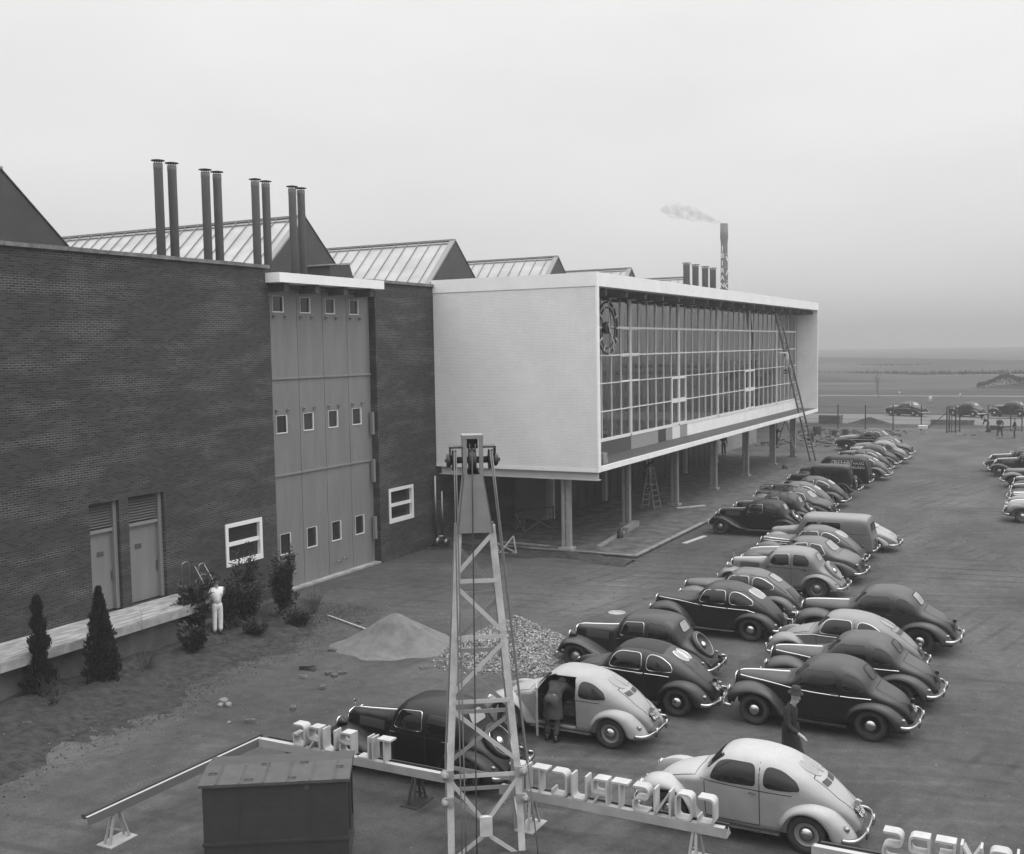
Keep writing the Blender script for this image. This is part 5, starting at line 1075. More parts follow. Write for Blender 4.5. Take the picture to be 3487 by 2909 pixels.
po = Vector(t.location); a = Vector((-14.64, YB+.0, .53))-po; b = Vector((-14.78, 12.45, .69))-po
g = G(); g.prism([a, a+Vector((.012, 0, 0)), a+Vector((.012, 0, .16)), a+Vector((0, 0, .16))], b-a-Vector((0, 0, .16))); g.obj('wing_beam', M['wing_shade_paint'], parent=t)  # same beam paint, with the shade of this side put into a darker colour
g = G(); g.prism([a+Vector((-.04, .1, .150)), a+Vector((.012, .1, .150)), a+Vector((.012, .1, .162)), a+Vector((-.04, .1, .162))], b-a-Vector((0, .1, .16))); g.obj('wing_flange', M['beamtop'], parent=t)
g = G(); g.prism([a+Vector((-.14, .2, .12)), a+Vector((-.05, .2, .12)), a+Vector((-.05, .2, .19)), a+Vector((-.14, .2, .19))], b-a-Vector((0, .2, .16))); g.obj('wing_rail', M['castiron'], parent=t)
trestle(t, po, -14.82, 13.1, .53, M['beam'])
beam_sign('right beam of big pale block letters cut by the lower right edge', -3.55, .6, (-2.2, ), [(c, x) for c, x in zip('SREMOH', (-2.50, -2.12, -1.76, -1.40, -1.01, -.65))])

# ------------------------------------------------------------------ lattice mast with rope sheaves
mt_ = thing('lattice_mast', 'pale lattice mast with rope sheaves at its head, standing between the two letter beams', 'mast', (-8.70, 15.5, 0), R(34)); 
def hw(z): return (.60-.02*z/1.35 if z < 1.35 else .575+(.28-.575)*(z-1.35)/(5.53-1.35))       # half width of the chords
def hd(z): return .42 if z < 1.35 else .42+(.16-.42)*(z-1.35)/(5.53-1.35)
def ln_(z): return -.016*z-.02
def cp(s, f, z): return Vector((s*hw(z)+ln_(z), hd(z)*(1 if f else 0)*2, z))
for s in (-1, 1):
    for f in (0, 1):
        g = G()
        for za, zb in ((0, 1.38), (1.38, 5.6)):
            a, b = cp(s, f, za), cp(s, f, zb); g.bar(a, b, .115 if not f else .08, .014, upv=(0, 1, 0)); g.bar(a+Vector((s*.045, .04*(1 if not f else -1), 0)), b+Vector((s*.045, .04*(1 if not f else -1), 0)), .07, .012, upv=(1, 0, 0))
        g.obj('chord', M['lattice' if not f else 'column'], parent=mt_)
def brace(s0, z0, s1, z1, f, w_=.07):
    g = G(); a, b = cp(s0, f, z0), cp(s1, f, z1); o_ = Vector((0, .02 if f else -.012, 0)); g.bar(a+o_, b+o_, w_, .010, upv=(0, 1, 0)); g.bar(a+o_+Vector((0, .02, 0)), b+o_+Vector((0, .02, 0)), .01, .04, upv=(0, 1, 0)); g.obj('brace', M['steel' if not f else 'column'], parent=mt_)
for s0, z0, s1, z1 in ((1, 5.46, -1, 4.80), (-1, 4.67, 1, 4.67), (-1, 4.58, 1, 3.80), (-1, 3.72, 1, 3.72), (1, 3.63, -1, 2.77), (-1, 2.63, 1, 2.63), (-1, 2.49, 1, 1.60), (-1, 1.36, 1, 1.36), (-1, 1.30, -.1, .60), (1, 1.30, .1, .60), (-.1, .3, -1, -.1), (.1, .3, 1, -.1)): brace(s0, z0, s1, z1, 0)
for s0, z0, s1, z1 in ((-1, 5.2, 1, 4.43), (-1, 4.35, 1, 4.35), (1, 4.23, -1, 3.45), (-1, 3.33, 1, 3.33), (-1, 3.2, 1, 2.30), (-1, 2.2, 1, 2.2), (1, 2.1, -1, 1.25), (-1, 1.2, 1, .9), (-1, .78, 1, .78), (-1, .7, 0, .2), (1, .7, 0, .2)): brace(s0, z0, s1, z1, 1)
for i, z in enumerate((4.67, 3.72, 2.63, 1.36, .3)):
    for s in (-1, 1): 
        g = G(); g.bar(cp(s, 0, z), cp(s, 1, z+.3), .05, .012); g.obj('side_brace', M['beam'], parent=mt_)
g = G(); g.box((ln_(.5), -.03, .48), (.21, .06, .34)); g.box((ln_(.5), .04, .48), (.19, .10, .28)); g.obj('gusset_box', M['lattice'], parent=mt_)
for s in (-1, 1):
    for z, r_ in ((1.40, .07), (.93, .055)):
        g = G(); c_ = cp(s, 0, z); g.lathe([(.01, -.1), (r_, -.1), (r_, .06), (.01, .06)], 18, 'Y', c_+Vector((s*.09, 0, 0))); g.lathe([(.01, -.13), (r_*.45, -.12), (r_*.45, -.09), (.01, -.09)], 12, 'Y', c_+Vector((s*.09, 0, 0))); g.box(c_+Vector((s*.02, -.03, 0)), (.16, .05, .16)); g.obj('hinge_eye', M['column'], parent=mt_)
# head: flared plate, cheeks, cross piece, sheaves on one axle
g = G(); zt = 6.45; x0, x1 = ln_(5.5), ln_(6.5)
for y0, y1 in ((-.05, -.03), (.33, .35)): g.prism([(x0-.30, y0, 5.48), (x0+.30, y0, 5.48), (x1+.165, y0, zt), (x1-.165, y0, zt)], (0, y1-y0, 0))
for s in (-1, 1):
    g.prism([(x0+s*.30, -.05, 5.48), (x0+s*.28, -.05, 5.48), (x1+s*.145, -.05, zt), (x1+s*.165, -.05, zt)], (0, .40, 0))
g.obj('head_plate', M['headplate'], parent=mt_)
for s in (-1, 1):
    g = G(); g.span((x1+s*.100, -.05, zt), (x1+s*.168, .0, 7.04)); g.span((x1+s*.150, .0, zt), (x1+s*.166, .35, 7.04)); g.obj('cheek', M['headplate'], parent=mt_)
g = G(); g.span((x1-.172, -.056, 7.04), (x1+.172, .355, 7.10)); g.obj('head_cross_piece', M['headplate'], parent=mt_)
g = G(); g.span((x1-.10, .2, 6.86), (x1+.10, .33, 7.03)); g.span((x1-.10, .25, zt), (x1+.10, .3, 6.52)); g.obj('head_block', M['castiron'], parent=mt_)
g = G(); g.lathe([(.02, -.46), (.03, -.46), (.03, -.40), (.055, -.40), (.055, .40), (.03, .40), (.03, .46), (.02, .46)], 16, 'X', (x1, .1, 6.68)); g.obj('axle', M['castiron'], parent=mt_)
for xs_, r_ in ((-.30, .17), (-.03, .20), (.02, .20), (.30, .17)):
    g = G(); g.lathe([(.05, -.035), (r_*.85, -.03), (r_, -.035), (r_, -.02), (r_*.86, 0), (r_, .02), (r_, .035), (r_*.85, .03), (.05, .035)], 26, 'X', (x1+xs_, .1, 6.68)); g.obj('sheave', M['castiron'], parent=mt_)
for s in (-1, 1):
    g = G(); g.box((x1+s*.27, .1, 6.90), (.22, .3, .03)); g.box((x1+s*.37, .1, 6.85), (.02, .26, .12)); g.lathe([(.02, .0), (.11, .0), (.11, .06), (.07, .09), (.02, .09)], 16, 'X', (x1+s*.34-(0 if s > 0 else .09), .1, 6.68)); g.obj('sheave_guard', M['castiron'], parent=mt_)
for k, (a, b, m_) in enumerate((((x1-.31, -.06, 6.84), (-.45, -.1, 0), 'cable'), ((x1-.28, -.06, 6.84), (-.38, -.12, 0), 'cable'), ((x1+.31, -.06, 6.84), (.82, -.3, 0.0), 'cable'), ((x1+.28, -.06, 6.84), (.66, -.2, 1.6), 'cable'), ((x1-.02, -.10, 6.86), (-.2, -.1, 0), 'cabledark'), ((x1-.05, -.04, 6.95), (x1-.05, .1, 6.5), 'cable'), ((x1+.04, -.04, 6.95), (x1+.04, .1, 6.5), 'cable'))):
    g = G(); a, b = Vector(a), Vector(b); g.tube([a.lerp(b, t/8)+Vector((.0, -.0, -.0)) for t in range(9)], .0115 if k < 5 else .008, 6); g.obj('rope', M[m_], parent=mt_)

# ------------------------------------------------------------------ dark metal box beside the mast
bx = thing('metal_box', 'dark steel machine box with ribbed lid in the lower left foreground', 'metal box', (-12.61, 12.92, 0), math.atan2(1.29, 2.05))
Wd, Dp, Hh = 2.36, 1.22, 1.42
g = G(); g.span((0, 0, .14), (Wd, Dp, Hh)); g.obj('body', M['boxpaint'], parent=bx)
g = G(); g.span((-.01, -.015, 0), (Wd+.01, Dp, .139)); g.span((-.02, -.03, .42), (Wd+.02, -.001, .47)); g.obj('skirt', M['boxpaint'], parent=bx)
g = G(); g.prism([(-.05, -.06, Hh+.001), (-.05, Dp+.05, Hh+.001), (-.05, Dp+.05, Hh+.03), (-.05, Dp*.55, Hh+.10), (-.05, -.06, Hh+.05)], (Wd+.1, 0, 0)); lid = g.obj('lid', M['lid'], parent=bx)
g = G()
for k in range(6):
    x = .22+k*.385; n3 = Vector((0, -.05, .73)).normalized()
    g.bar((x, -.05, Hh+.054), (x, Dp*.55, Hh+.104), .022, .018); g.bar((x+.04, -.05, Hh+.052), (x+.04, Dp*.55, Hh+.102), .01, .012)
g.obj('lid_rib', M['lid'], parent=lid)
for x, y in ((.12, .34), (.75, .06), (1.45, .06), (.95, .62), (1.6, .62), (2.2, .40)):
    g = G(); zz = Hh+.05+.05*(y+.06)/(.73); g.tube([(x-.07, y-.03, zz), (x-.07, y+.03, zz+.01), (x+.07, y+.03, zz+.01), (x+.07, y-.03, zz), (x-.07, y-.03, zz)], .009, 5, cap=False); g.box((x, y, zz), (.06, .05, .014)); g.obj('lid_latch', M['castiron'], parent=lid)
g = G()
for a, b in (((.95, 1.05), (1.42, 1.07)), ((.95, 1.28), (1.42, 1.30)), ((.95, 1.05), (.97, 1.30)), ((1.40, 1.05), (1.42, 1.30)), ((1.75, .48), (1.757, 1.4)), ((.6, .48), (.607, 1.4))): g.span((a[0], -.006, a[1]), (b[0], .001, b[1]))
g.obj('hatch_outline', M['castiron'], parent=bx)
g = G(); g.lathe([(.05, -.012), (.05, 0)], 16, 'Y', (1.7, 0, 1.34)); g.obj('badge', M['lid'], parent=bx)
g = G(); g.span((Wd+.001, .2, .5), (Wd+.03, .26, 1.35)); g.span((Wd+.001, .8, .5), (Wd+.03, .86, 1.35)); g.obj('side_rib', M['boxpaint'], parent=bx)

# ------------------------------------------------------------------ heaps of sand and gravel, loose bricks
def heap(name, cx, cy_, rx, ry, h, m_, seed, label, cat, rot=0):
    o = mound(name, cx, cy_, rx, ry, h, m_, seed, rot, n=56, k=26, kind='stuff', jag=.0, power=.999); return tag(o, label, cat, kind='stuff')
def mound2(name, cx, cy_, rx, ry, h, m_, seed, label, cat, rough=.03, cut=True):
    rnd = random.Random(seed); g = G(); rows = []; n, k = 64, 26
    for i in range(k+1):
        t = i/k; row = []
        for j in range(n):
            a = 2*PI*j/n; w_ = 1+.07*math.sin(2*a+1)+.06*math.sin(5*a+seed)+.03*math.sin(11*a); x = t*math.cos(a)*rx*w_; y = t*math.sin(a)*ry*w_
            z = h*(1-t)**1.08*(1.0) if t > .06 else h*(1-.06)**1.08+.01
            z += rnd.uniform(-1, 1)*rough*(1-t*.6)*(i < k)
            if cut and y < 0: z -= .13*h*max(0, math.sin((t-.25)*PI/.75))*max(0, -math.sin(a))**.5*(1+.3*math.sin(4*a)) if t > .25 else 0
            row.append((cx+x, cy_+y, max(z, -.01) if i < k else -.01))
        rows.append(row)
    g.grid(rows, closed=True); return tag(g.obj(name, m_), label, cat, kind='stuff')
mound2('sand_heap', -17.4, 25.75, 1.72, 1.7, .98, M['sand'], 2, 'smooth sand heap with a dug away front in the yard', 'sand heap', rough=.018)
mound2('gravel_heap', -13.75, 26.35, 2.05, 1.9, 1.08, M['gravel'], 5, 'heap of coarse pale gravel behind the mast', 'gravel heap', rough=.02, cut=False)
g = G(); rnd = random.Random(12)
for _ in range(12000):
    a = rnd.uniform(0, 2*PI); t = rnd.random()**.55*1.02 if rnd.random() < .94 else rnd.uniform(.95, 1.22); w_ = 1+.07*math.sin(2*a+1)+.06*math.sin(5*a+5)+.03*math.sin(11*a)
    x, y = t*math.cos(a)*2.05*w_, t*math.sin(a)*1.9*w_
    if y > 1.0: continue
    z = 1.08*(1-min(t, 1))**1.08+.015; s = rnd.choice((.012, .018, .022, .028, .04))*rnd.uniform(.8, 1.25)
    rot = Matrix.Rotation(rnd.uniform(0, 3), 3, Vector((rnd.random(), rnd.random(), rnd.random()+.01)).normalized())
    g.box((-13.75+x, 26.35+y, z), (s*1.5, s, s*.8), rot, mi=rnd.choice((0, 0, 1, 2)), taper=.7)
tag(g.obj('loose_gravel', mat('gravel_mid', .17, .85), mat('gravel_pale', .33, .8), mat('gravel_dark', .07, .9)), 'pale and dark pebbles covering the gravel heap', 'gravel', kind='stuff')
g = G(); rnd = random.Random(31)
for _ in range(2600):                                # small stones and clods lying all over the yard
    x, y = rnd.uniform(-22, 0), rnd.uniform(15, 60); s = rnd.uniform(.008, .022)*(1+(y/60))
    if -15.5 < x < 0 and y > 17 and rnd.random() < .5: continue
    g.box((x, y, s*.3), (s*1.4, s, s*.7), Matrix.Rotation(rnd.uniform(0, 3), 3, 'Z'), mi=rnd.choice((0, 1, 1)), taper=.6)
tag(g.obj('yard_pebbles', M['stone'], M['darktimber']), 'small stones and clods strewn over the dirt yard', 'pebbles', kind='stuff')
g = G(); rnd = random.Random(11)
for _ in range(9000):                                # litter, clods and dead stems on the planting bed
    y = rnd.uniform(12, 29.2); xe = -18.9-.13*max(0, y-14)+.35*math.sin(y*1.1); x = rnd.uniform(-24.0, xe-.2) if rnd.random() < .82 else xe+rnd.gauss(0, .5); s = rnd.uniform(.01, .032)
    if rnd.random() < .55: g.box((x, y, s*.4), (s*1.5, s, s*.7), Matrix.Rotation(rnd.uniform(0, 3), 3, 'Z'), mi=rnd.choice((0, 0, 0, 1)), taper=.5)
    else:
        a = rnd.uniform(0, 2*PI); l_ = rnd.uniform(.04, .16); p = Vector((x, y, .03)); d = Vector((math.cos(a), math.sin(a), rnd.uniform(0, .5)))*l_; g.bar(p, p+d, .008, .006, mi=2)
tag(g.obj('bed_litter', M['soil'], M['stone'], M['twig']), 'clods, dead stems and leaf litter on the planting bed', 'litter', kind='stuff')
rnd = random.Random(8); rows = []
for i in range(80):
    y = 8+i*.27; row = []
    xe = -18.9+.0*y if y < 14 else -18.9-.13*(y-14)+.35*math.sin(y*1.1)+.2*math.sin(y*2.7)+rnd.uniform(-.3, .3)
    if y > 26.5: xe -= (y-26.5)*.7
    xe = max(xe, -24)
    for j in range(26): t = j/25; row.append((-24.1+(xe+24.1)*t, y, (.03+.07*rnd.random()+.05*math.sin(y*2+j*.7))*min(1, (1-t)*5)*(0 if i in (0, 79) else 1)+.004))
    rows.append(row)
g = G(); g.grid(rows); struct(g.obj('planting_bed', M['soil']))
for i, ((x, y), lb) in enumerate(zip(((-17.82, 22.07), (-17.41, 22.63), (-17.15, 22.49), (-17.1, 22.8), (-16.83, 21.6), (-18.69, 24.45), (-19.97, 27.71), (-19.83, 27.38), (-15.39, 24.1), (-16.49, 20.0), (-16.8, 18.84)),
      ('pale brick lying left of three darker ones in the yard', 'brick in a group of three left of the sand heap, leftmost', 'brick in a group of three left of the sand heap, nearest the camera', 'brick in a group of three left of the sand heap, rightmost', 'single dark brick in open dirt left of the black saloon', 'brick beside the left foot of the sand heap', 'brick behind the sand heap, further one of the pair', 'brick behind the sand heap, nearer one of the pair', 'pale brick between the sand heap and the gravel heap', 'dark brick near the top left letters', 'small dark brick left of the letter sign'))):
    g = G(); g.box((0, 0, .04), (.22, .11, .07), Matrix.Rotation(.1*((i % 3)-1), 3, 'X')); g.box((0, 0, .078), (.12, .05, .004), mi=1); o = g.obj('brick', M['stone'] if i in (0, 8) else M['brickloose'], M['darktimber']); o.location = (x, y, 0); o.rotation_euler[2] = i*1.3; tag(o, lb, 'brick', 'loose bricks in the yard')
for i, (x, y, s, lb) in enumerate(((-18.37, 19.66, .12, 'largest stone of a small pile in the dirt'), (-18.25, 19.42, .08, 'small stone left of the largest one in the pile'), (-18.08, 19.52, .09, 'small stone right of the largest one in the pile'), (-17.22, 18.59, .05, 'lone pale stone in the dirt behind the corner of the letter sign'))):
    g = G(); bmesh.ops.create_icosphere(g.bm, subdivisions=2, radius=s); rnd = random.Random(i)
    for v in g.bm.verts: v.co *= 1+rnd.uniform(-.16, .16); v.co.z *= .7
    o = g.obj('stone', M['stone']); o.location = (x, y, s*.4); tag(o, lb, 'stone', 'loose stones in the yard')
g = G(); g.lathe([(.01, .012), (.27, .012), (.3, .0)], 32); o = g.obj('manhole_cover', M['concrete']); o.location = (-12.97, 31.84, .006); tag(o, 'round pale manhole cover in the dirt beyond the gravel heap', 'manhole cover')
g = G()
for z, k in ((.03, 0), (.07, 1), (.11, 2)): g.box((0, 0, z), (.5-.05*k, .06, .025), Matrix.Rotation(.25*k, 3, 'Z')); g.box((.02, .07, z-.02), (.42, .05, .02), Matrix.Rotation(-.2+.3*k, 3, 'Z'))
o = g.obj('timber_scraps', M['darktimber']); o.location = (-18.2, 22.7, 0); tag(o, 'small pile of dark timber scraps left of the sand heap', 'timber pile')
def plank(a, b, w_, h, m_, label, cat='plank', grp=None):
    c = (Vector(a)+Vector(b))/2; g = G(); g.bar(Vector(a)-c, Vector(b)-c, w_, h); o = g.obj('plank', m_); o.location = c; tag(o, label, cat, grp)
plank((-21.3, 27.7, .03), (-19.1, 26.7, .05), .05, .04, M['paletimber'], 'thin pale lath lying between the shrubs and the sand heap')
plank((-14.87, 44.2, .03), (-14.58, 46.3, .03), .2, .04, M['paletimber'], 'pale plank on the dirt by the kerb, near the black saloon wheel')
plank((-17.73, 41.6, .13), (-18.15, 45.4, .15), .22, .08, M['timber'], 'long narrow plank on the paved strip between the columns')
plank((-18.1, 45.5, .2), (-18.35, 47.6, .2), .3, .24, M['timber'], 'heavy squared timber lying behind the narrow plank')
plank((-22.2, 42.45, .2), (-20.4, 42.6, .2), .25, .2, M['darktimber'], 'dark squared timber in shade left of the first column')
plank((-22.0, 40.9, .18), (-19.6, 40.75, .18), .15, .06, M['timber'], 'weathered plank along the front edge left of the first column')
plank((-18.3, 53.2, .13), (-17.2, 54.6, .13), .25, .05, M['paletimber'], 'short pale plank on the paved strip past the third column')
# bottle, crossed trestle frame and triangular stand under the hall
g = G(); g.lathe([(.01, 0), (.14, 0), (.145, .04), (.14, .26), (.06, .36), (.05, .44), (.01, .44)], 20); o = g.obj('carboy', M['castiron']); o.location = (-17.79, 44.18, .09); tag(o, 'dark round jar standing on the paved strip beside the plank', 'jar')
t = thing('folding_trestle', 'dark folding trestle with crossed laths leaning under the white hall', 'trestle', (-22.4, 43.8, .09))
g = G()
pts = [(-.35, -.1, 0), (-.35, -.1, .95), (.1, -.1, 0), (.1, -.1, .9), (1.1, .9, 0), (1.1, .9, .95)]
for a, b in (((-.4, -.1, .95), (1.15, .9, 1.12)), ((-.35, -.1, 0), (-.35, -.1, .95)), ((.1, -.1, 0), (.1, -.1, .95)), ((1.1, .9, 0), (1.1, .9, 1.1)), ((.6, .45, .4), (.6, .45, 1.05))): g.bar(a, b, .05, .05)
g.obj('frame', M['darktimber'], parent=t); g = G()
for a, b in (((-.35, -.12, .9), (.1, -.12, .1)), ((-.35, -.12, .1), (.1, -.12, .8)), ((.1, -.1, .08), (1.08, .88, .85)), ((.1, -.1, .9), (1.08, .88, .1))): g.bar(a, b, .045, .02)
g.obj('cross_lath', M['timber'], parent=t)
g = G()
for a, b in (((-.35, -.25, 0), (.15, .1, .72)), ((.15, .1, .72), (.3, .05, 0)), ((-.35, -.25, .02), (.3, .05, .02)), ((-1.2, 1.2, .02), (-.35, -.25, .02)), ((-1.3, .9, .3), (.3, .05, .04))): g.bar(a, b, .05, .05)
o = g.obj('triangular_stand', M['paletimber']); o.location = (-20.8, 39.35, .03); tag(o, 'pale triangular timber stand on the earth right of the mast head', 'stand')
g = G(); g.tube([(-24.55, 39.4, .1), (-24.3, 39.5, .5), (-24.1, 39.6, .5)], .05, 8); g.lathe([(.02, -.05), (.2, -.05), (.2, .05), (.02, .05)], 16, 'X', (-24.2, 39.3, .32)); g.lathe([(.02, -.05), (.17, -.05), (.17, .05), (.02, .05)], 16, 'X', (-23.85, 39.4, .3)); g.bar((-24.4, 39.4, .34), (-23.3, 39.6, .5), .05, .05); tag(g.obj('pipe_fittings', M['alum']), 'pale pipe fittings at the foot of the brick wall by the mast', 'pipe')
g = G(); g.tube([(-24.5, 39.6, .4), (-24.5, 39.6, 3.1)], .06, 8); g.tube([(-24.35, 39.9, .4), (-24.35, 39.9, 2.4)], .05, 8); tag(g.obj('down_pipe', M['alum']), 'grey downpipes at the corner of brick wall and white hall', 'pipe')

# ------------------------------------------------------------------ ladders
def ladder(name, label, a, b, w_, n, wid=.4, dirw=(0, 1, 0), m1='ladder', m2='rung', group=None):
    a, b = Vector(a), Vector(b); t = thing(name, label, 'ladder', a, 0, group); d = (b-a); wv = Vector(dirw).normalized()*wid/2
    for s in (-1, 1): g = G(); g.bar(wv*s, d+wv*s*.8, w_, w_*1.6, upv=(1, 0, 0)); g.obj('rail', M[m1], parent=t)
    g = G()
    for k in range(1, n): p = d*(k/n); q_ = wv*(1-.2*k/n); g.tube([p-q_, p+q_], w_*.5, 6)
    g.obj('rungs', M[m2], parent=t); return t
ladder('long_ladder', 'long extension ladder leaning on the far bays of the white hall', (-16.78, 78.86, 0), (-17.6, 71.6, 10.6), .07, 34, .42, (.75, .66, 0))
def stepladder(label, x, y, h, ang, m1, m2, spread=.9, wid=.5):
    t = thing('step_ladder', label, 'ladder', (x, y, 0), ang)
    for s, mm, nr in ((-1, m1, 'ladder_half'), (1, m2, 'ladder_half')):
        g = G()
        for q_ in (-1, 1): g.bar((s*spread/2, q_*wid/2, 0), (s*.04, q_*wid*.36, h), .06, .04, upv=(0, 1, 0))
        n = int(h/.28)
        for k in range(1, n): f = k/n; g.bar((s*(spread/2*(1-f)+.04*f), -wid/2*(1-f*.28), h*f), (s*(spread/2*(1-f)+.04*f), wid/2*(1-f*.28), h*f), .05, .03)
        g.obj(nr, M[mm], parent=t)
    g = G(); g.box((0, 0, h), (.16, wid*.85, .04)); g.obj('top_step', M[m1], parent=t); return t
stepladder('wooden step ladder with a worker on it under the white hall by the third column', -19.45, 52.6, 2.25, R(-25), 'timber', 'timber', 1.0, .5)
stepladder('tall wooden step ladder under the far end of the white hall', -19.2, 80.6, 2.75, R(10), 'ladder', 'rung', 1.9, .5)
ladder('leaning_ladder', 'light metal ladder held by the man in white near the dock', (-23.15, 25.35, 0), (-24.1, 24.95, 1.95), .035, 7, .42, (.25, 1, 0), 'alum', 'alum')

# ------------------------------------------------------------------ fence, gate, drums, marker stones, far yard
def post(x, y, h, label, w_=.07, grp='fence posts'):
    g = G(); g.span((-w_/2, -w_/2, 0), (w_/2, w_/2, h)); g.span((-w_*.9, -w_*.9, 0), (w_*.9, w_*.9, .05)); o = g.obj('fence_post', M['fence']); o.location = (x, y, 0); return tag(o, label, 'post', grp)
for x, y, lb in ((-21.05, 110.3, 'fence post nearest the white hall'), (-18.4, 110.2, 'fence post, second from the white hall'), (-15.8, 110.1, 'fence post in front of the leftmost far car'), (-13.2, 110.0, 'fence post behind the white trestle table')): post(x, y, 2.4, lb, .1)
g = G()
for z in (.25, 1.0, 1.6, 2.2): g.tube([(-24.5, 110.35, z), (-13.2, 110.0, z), (-10.8, 109.5, z)], .012, 4)
tag(g.obj('fence_wire', M['fence']), 'thin wires strung between the dark fence posts', 'wire fence')
gt = thing('gate_post_frame', 'dark steel gate frame with a slanting brace in the fence', 'gate', (-10.7, 108.4, 0))
for x, y in ((0, -.6), (0, 1.6), (.7, 0), (.95, 1.2)): g = G(); g.span((x-.06, y-.06, 0), (x+.06, y+.06, 2.45)); g.obj('post', M['fence'], parent=gt)
g = G(); g.bar((0, -.6, 2.4), (1, 1.5, 2.5), .06, .06); g.bar((0, -.6, .1), (1, 1.5, .1), .06, .06); g.bar((.35, .3, 0), (.35, .3, 2.4), .5, .04); g.obj('rail', M['fence'], parent=gt)
g = G(); g.bar((0, -.4, 1.9), (-2.0, -.6, .1), .09, .07); g.obj('brace', M['fence'], parent=gt)
gf = thing('open_steel_gate', 'large dark open steel fence frame behind the three workers', 'gate', (-7.4, 111, 0))
for x in (0, 1.0, 1.95, 2.9): g = G(); g.span((x-.05, -.05, 0), (x+.05, .05, 2.4)); g.obj('post', M['fence'], parent=gf)
g = G()
for z in (.12, 1.2, 2.38): g.span((0, -.03, z-.03), (2.9, .03, z+.03))
g.obj('rail', M['fence'], parent=gf)
g = G(); g.span((-3.9, 108, 0), (-3.65, 108.2, 3.3)); tag(g.obj('timber_post', M['timber']), 'thick weathered post at the right edge by the workers', 'post')
for x, y, h, r_, lb in ((-21.3, 101.7, .85, .38, 'oil drum behind the foot of the long ladder, further one'), (-20.5, 95.3, .8, .3, 'oil drum behind the foot of the long ladder, nearer one'), (-19.8, 102.1, .5, .22, 'small dark drum left of the long car'), (-18.9, 102.7, .55, .26, 'small dark drum above the bonnet of the long car')):
    g = G(); g.lathe([(.02, 0), (r_, 0), (r_*1.03, .02), (r_, .04), (r_, h*.33), (r_*1.03, h*.35), (r_, h*.37), (r_, h*.66), (r_*1.03, h*.68), (r_, h*.7), (r_, h-.02), (r_*1.02, h), (r_*.94, h), (r_*.92, h-.02), (.02, h-.02)], 22); o = g.obj('steel_drum', M['drum']); o.location = (x, y, 0); tag(o, lb, 'drum', 'steel drums by the fence')
t = thing('trestle_table', 'white covered trestle table on the dirt before the fence', 'table', (-12.6, 106.2, 0)); g = G(); g.box((0, 0, .62), (.75, .9, .3)); g.obj('cloth', M['marker'], parent=t); g = G()
for x, y in ((-.3, -.35), (.3, -.35), (-.3, .35), (.3, .35)): g.bar((x, y, 0), (x*.8, y, .5), .05, .05)
g.obj('leg', M['steel'], parent=t)
for (x, y, h, r_), lb in zip(((-18.0, 159.6, .95, .22), (-25.6, 185.0, .5, .14), (-15.7, 176.7, .6, .13)), ('white marker stone on the verge above the leftmost far car', 'small white marker stone on the far path, left one', 'small white marker stone on the far path, middle one')):
    g = G(); g.lathe([(.01, 0), (r_, 0), (r_*.9, h*.85), (r_*.6, h*.97), (.01, h)], 14); o = g.obj('marker_stone', M['marker']); o.location = (x, y, 0); tag(o, lb, 'marker stone', 'white marker stones')
for a, b, h, lb in (((-24.4, 117.2), (-22.2, 119), .9, 'low pale block wall behind the fence by the white hall'), ((-13.3, 118), (-9.2, 119.3), .55, 'long low stack of slabs behind the gate')):
    g = G(); n = 5
    for k in range(n):
        for j in range(2): x0 = a[0]+(b[0]-a[0])*k/n; g.span((x0+.02, a[1], h*j/2), (x0+(b[0]-a[0])/n-.02+.05*j, b[1], h*(j+1)/2-.02))
    tag(g.obj('slab_stack', M['darkconcrete']), lb, 'slab stack')
mound2('earth_heap', -19.2, 117.5, 2.4, 1.2, .75, M['soil'], 9, 'low earth heap behind the fence posts', 'earth heap')
for i, (x, y) in enumerate(((-9.2, 104.6), (-8.3, 105.2), (-5.7, 102.6))):
    g = G(); rnd = random.Random(i+40)
    for k in range(5): g.box((rnd.uniform(-.4, .4), rnd.uniform(-.2, .2), .06+.03*k), (rnd.uniform(.2, .7), .12, .05), Matrix.Rotation(rnd.uniform(0, 3), 3, 'Z'))
    o = g.obj('scrap_pile', M['stone']); o.location = (x, y, 0); tag(o, ('left pale scrap pile near the workers', 'middle pale scrap pile near the workers', 'pale scraps at the feet of the standing workers')[i], 'scrap pile')
g = G(); rnd = random.Random(77)
for _ in range(420): x, y = rnd.uniform(-24, -14), rnd.uniform(90, 109); s = rnd.uniform(.05, .22); g.box((x, y, s*.3), (s*2, s, s*.6), Matrix.Rotation(rnd.uniform(0, 3), 3, 'Z'), mi=rnd.choice((0, 1, 1)))
tag(g.obj('building_rubble', M['stone'], M['darktimber']), 'rubble and boards strewn beyond the far end of the hall', 'rubble', kind='stuff')
g = G(); g.lathe([(.02, 0), (.2, 0), (.2, .35), (.02, .35)], 14); o = g.obj('paint_pot', M['castiron']); o.location = (-17.45, 73.2, .0); tag(o, 'dark bucket on the dirt beside the sixth column', 'bucket')
wb = thing('wheelbarrow', 'dark wheelbarrow behind the bending worker', 'wheelbarrow', (-6.5, 109.4, 0)); g = G(); g.prism([(-.5, -.3, .3), (.4, -.3, .3), (.6, -.3, .65), (-.7, -.3, .65)], (0, .6, 0)); g.obj('tray', M['drum'], parent=wb); g = G(); g.lathe([(.02, -.04), (.2, -.04), (.2, .04), (.02, .04)], 14, 'Y', (-.7, 0, .2)); g.obj('wheel', M['tyre'], parent=wb); g = G(); [g.bar((-.6, s*.2, .2), (1.1, s*.3, .6), .05, .05) for s in (-1, 1)]; g.obj('handle', M['fence'], parent=wb)

